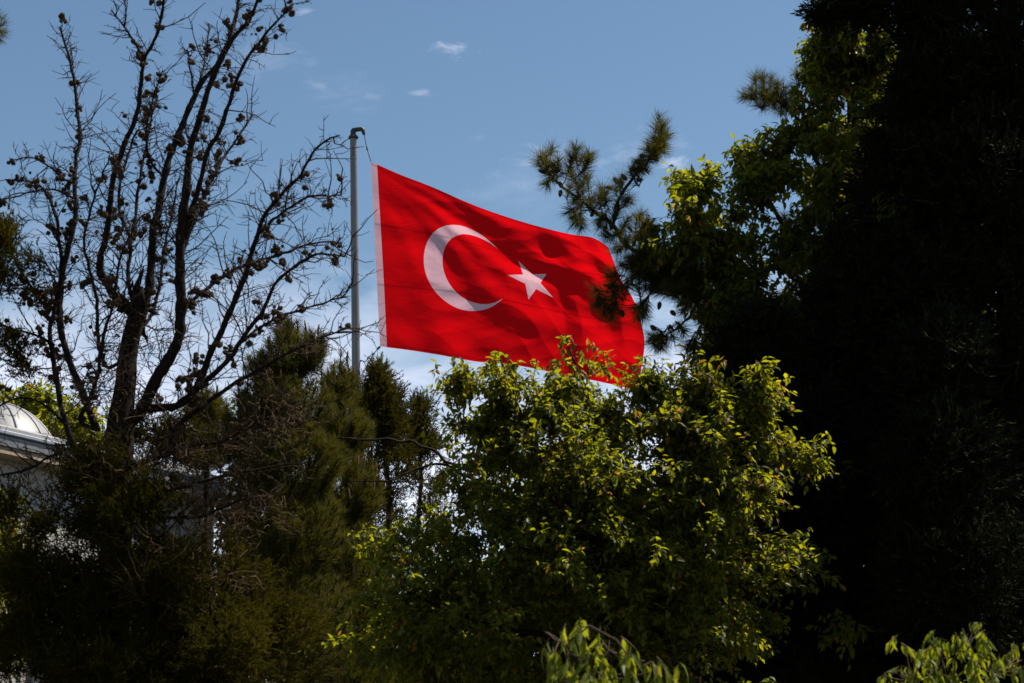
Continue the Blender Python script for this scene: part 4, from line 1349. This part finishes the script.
# ------------------------------------------------------------------ shrubs at the lower left and in front
def shrub(name, label, Y0, base_px, stems, lobes, mat, hand=None, **kw):
    b = at(base_px, 690, Y0); base = np.array([b[0], Y0, 0])
    root = thing(name, label, 'shrub', base)
    sk = Skel()
    for pts in stems:
        sk.limb([base + rng.normal(size=3) * np.array([.06, .06, 0])] + [at(x, y, Y0 + d) for x, y, d in pts], (.011 if Y0 < 12 else .018), .003, 22, .006, 7)
    tips, out = lobe_points(lobes, .5)
    if hand is not None:
        tips = np.vstack([tips, hand[0]]); out = np.vstack([out, hand[1]])
    sk.grow(tips, .01, 5, .002, .1)
    gl = Geo()
    broadleaf(tips, out, gl, sk.geo, **kw)
    sk.geo.build('stem', M['bark_twig'], root, True)
    gl.build('foliage', M[mat], root)
    return root


shrub('yellow_green_shrub', 'sunlit yellow green shrub low at the left edge before the pavilion', 20.0, 0,
      [[(0, 640, 0), (-4, 540, 0)], [(10, 640, .2), (14, 560, .1)]],
      [(-5, 540, 22, 40, 20, .5, 40), (12, 575, 22, 26, 20, .5, 26), (-10, 620, 40, 40, 20, .5, 40)], 'leaf_green', full=False, twigs=5, per=7, tl=(.1, .25), L=(.05, .09))

Ys = 8.0
arc = [(568, 690, .1), (569, 642, 0), (574, 629, 0), (581, 624.6, 0), (589, 625.4, 0), (599, 630.5, -.02), (610, 636, -.04), (621, 645, -.05), (628, 654, -.05), (636, 666, -.05)]
hp = np.array([at(x, y, Ys + d) for x, y, d in
               [(572, 634, 0), (577, 628, 0), (586, 626, .02), (594, 630, 0), (603, 634, -.02), (609, 640, .03), (600, 638, .05), (590, 640, .04), (616, 648, -.03), (625, 652, -.05), (634, 662, -.05), (640, 668, -.04), (645, 664, 0),
                (560, 645, .05), (552, 652, .08), (565, 655, .0), (578, 656, .02), (590, 655, -.03), (600, 660, -.02), (612, 664, 0), (650, 672, .0), (545, 632, .2), (560, 632, .22)]])
shrub('sapling', 'sapling in front with long drooping leaves on an arching twig at bottom centre', Ys, 572,
      [arc, [(565, 700, 0), (590, 660, -.02), (604, 645, -.04), (602, 640, -.02)], [(600, 700, 0), (615, 668, 0), (632, 655, 0), (645, 664, 0)], [(550, 700, .1), (552, 660, .1), (560, 632, .2), (545, 632, .2)]],
      [(590, 676, 50, 8, 8, .15, 7), (650, 690, 24, 10, 8, .15, 3), (560, 715, 70, 20, 8, .2, 10)], 'leaf_young', hand=(hp, np.tile(np.array([[.2, 0, -.9]]), (len(hp), 1))),
      full=True, twigs=1, per=4, tl=(.04, .09), L=(.07, .115), ratio=.25, droop=.55, up=-.2, hang=1.3)
Yt = 9.5
hp = np.array([at(x, y, Yt + rng.normal() * .1) for x, y in
               [(906, 648), (914, 650), (924, 655), (932, 646), (938, 642), (946, 644), (952, 648), (962, 640), (968, 634), (975, 629), (982, 628), (988, 632), (964, 650), (978, 652), (990, 648), (918, 664), (930, 664), (946, 658), (955, 668), (968, 662), (980, 664), (990, 662), (1000, 668), (1008, 660), (1014, 656), (1022, 660), (1028, 664), (892, 671), (886, 676), (900, 676), (930, 676), (960, 676), (985, 676), (1015, 674)]])
shrub('sapling', 'sapling in front with bunched drooping leaves at the bottom right corner', Yt, 960,
      [[(950, 700, 0), (925, 668, 0), (906, 648, 0)], [(955, 700, 0), (958, 660, 0), (968, 640, 0), (985, 630, 0)], [(990, 700, 0), (1005, 672, 0), (1016, 657, 0)], [(920, 700, 0), (895, 682, 0), (888, 675, 0)]],
      [(960, 700, 80, 14, 9.5, .25, 24)], 'leaf_young', hand=(hp, np.tile(np.array([[0, 0, -.6]]), (len(hp), 1))),
      full=True, twigs=2, per=5, tl=(.05, .10), L=(.045, .072), ratio=.36, droop=.6, up=.2, hang=1.1)


# ------------------------------------------------------------------ pine just outside the left edge: one tuft reaches in
def edge_pine():
    Y0 = 13.0
    b = at(-170, 690, Y0); base = np.array([b[0], Y0, 0])
    root = thing('pine_tree', 'pine outside the left edge whose single needle tuft shows in the top corner', 'tree', base)
    sk = Skel()
    sk.limb([base, at(-170, 500, Y0), at(-165, 250, Y0), at(-160, 40, Y0), at(-160, -80, Y0)], .14, .02, 40, .02, 9)
    sk.limb([at(-165, 120, Y0), at(-100, 60, Y0), at(-50, 36, Y0), at(-10, 28, Y0)], .03, .006, 18, .01, 7)
    tips, out = [], []
    for x, y, dx, dz in ((-2, 14, .3, .9), (5, 22, .8, .5), (6, 32, .7, -.2), (0, 42, .3, -.8), (3, 36, .5, -.6), (2, 18, .4, .8), (-22, 16, 0, 1), (-30, 44, 0, -1), (-45, 20, 0, 1)):
        tips.append(at(x, y, Y0 + rng.normal() * .05)); out.append((dx * .6, rng.normal() * .3, dz))
    P2, O2 = lobe_points([(-160, -40, 60, 60, 13, .5, 30), (-100, 50, 40, 30, 13, .4, 14), (-200, 120, 70, 60, 13, .6, 30)], .5)
    tips = np.vstack([np.array(tips), P2]); out = unit(np.vstack([np.array(out), O2]))
    sk.grow(tips - out * .1, .015, 5, .004, .2)
    sk.geo.build('trunk', M['bark_dark'], root, True)
    g = Geo()
    needle_tufts(tips, out, g, 80, (.06, .09), .14, .003, .8)
    g.build('needles', M['pine_needle'], root)


edge_pine()
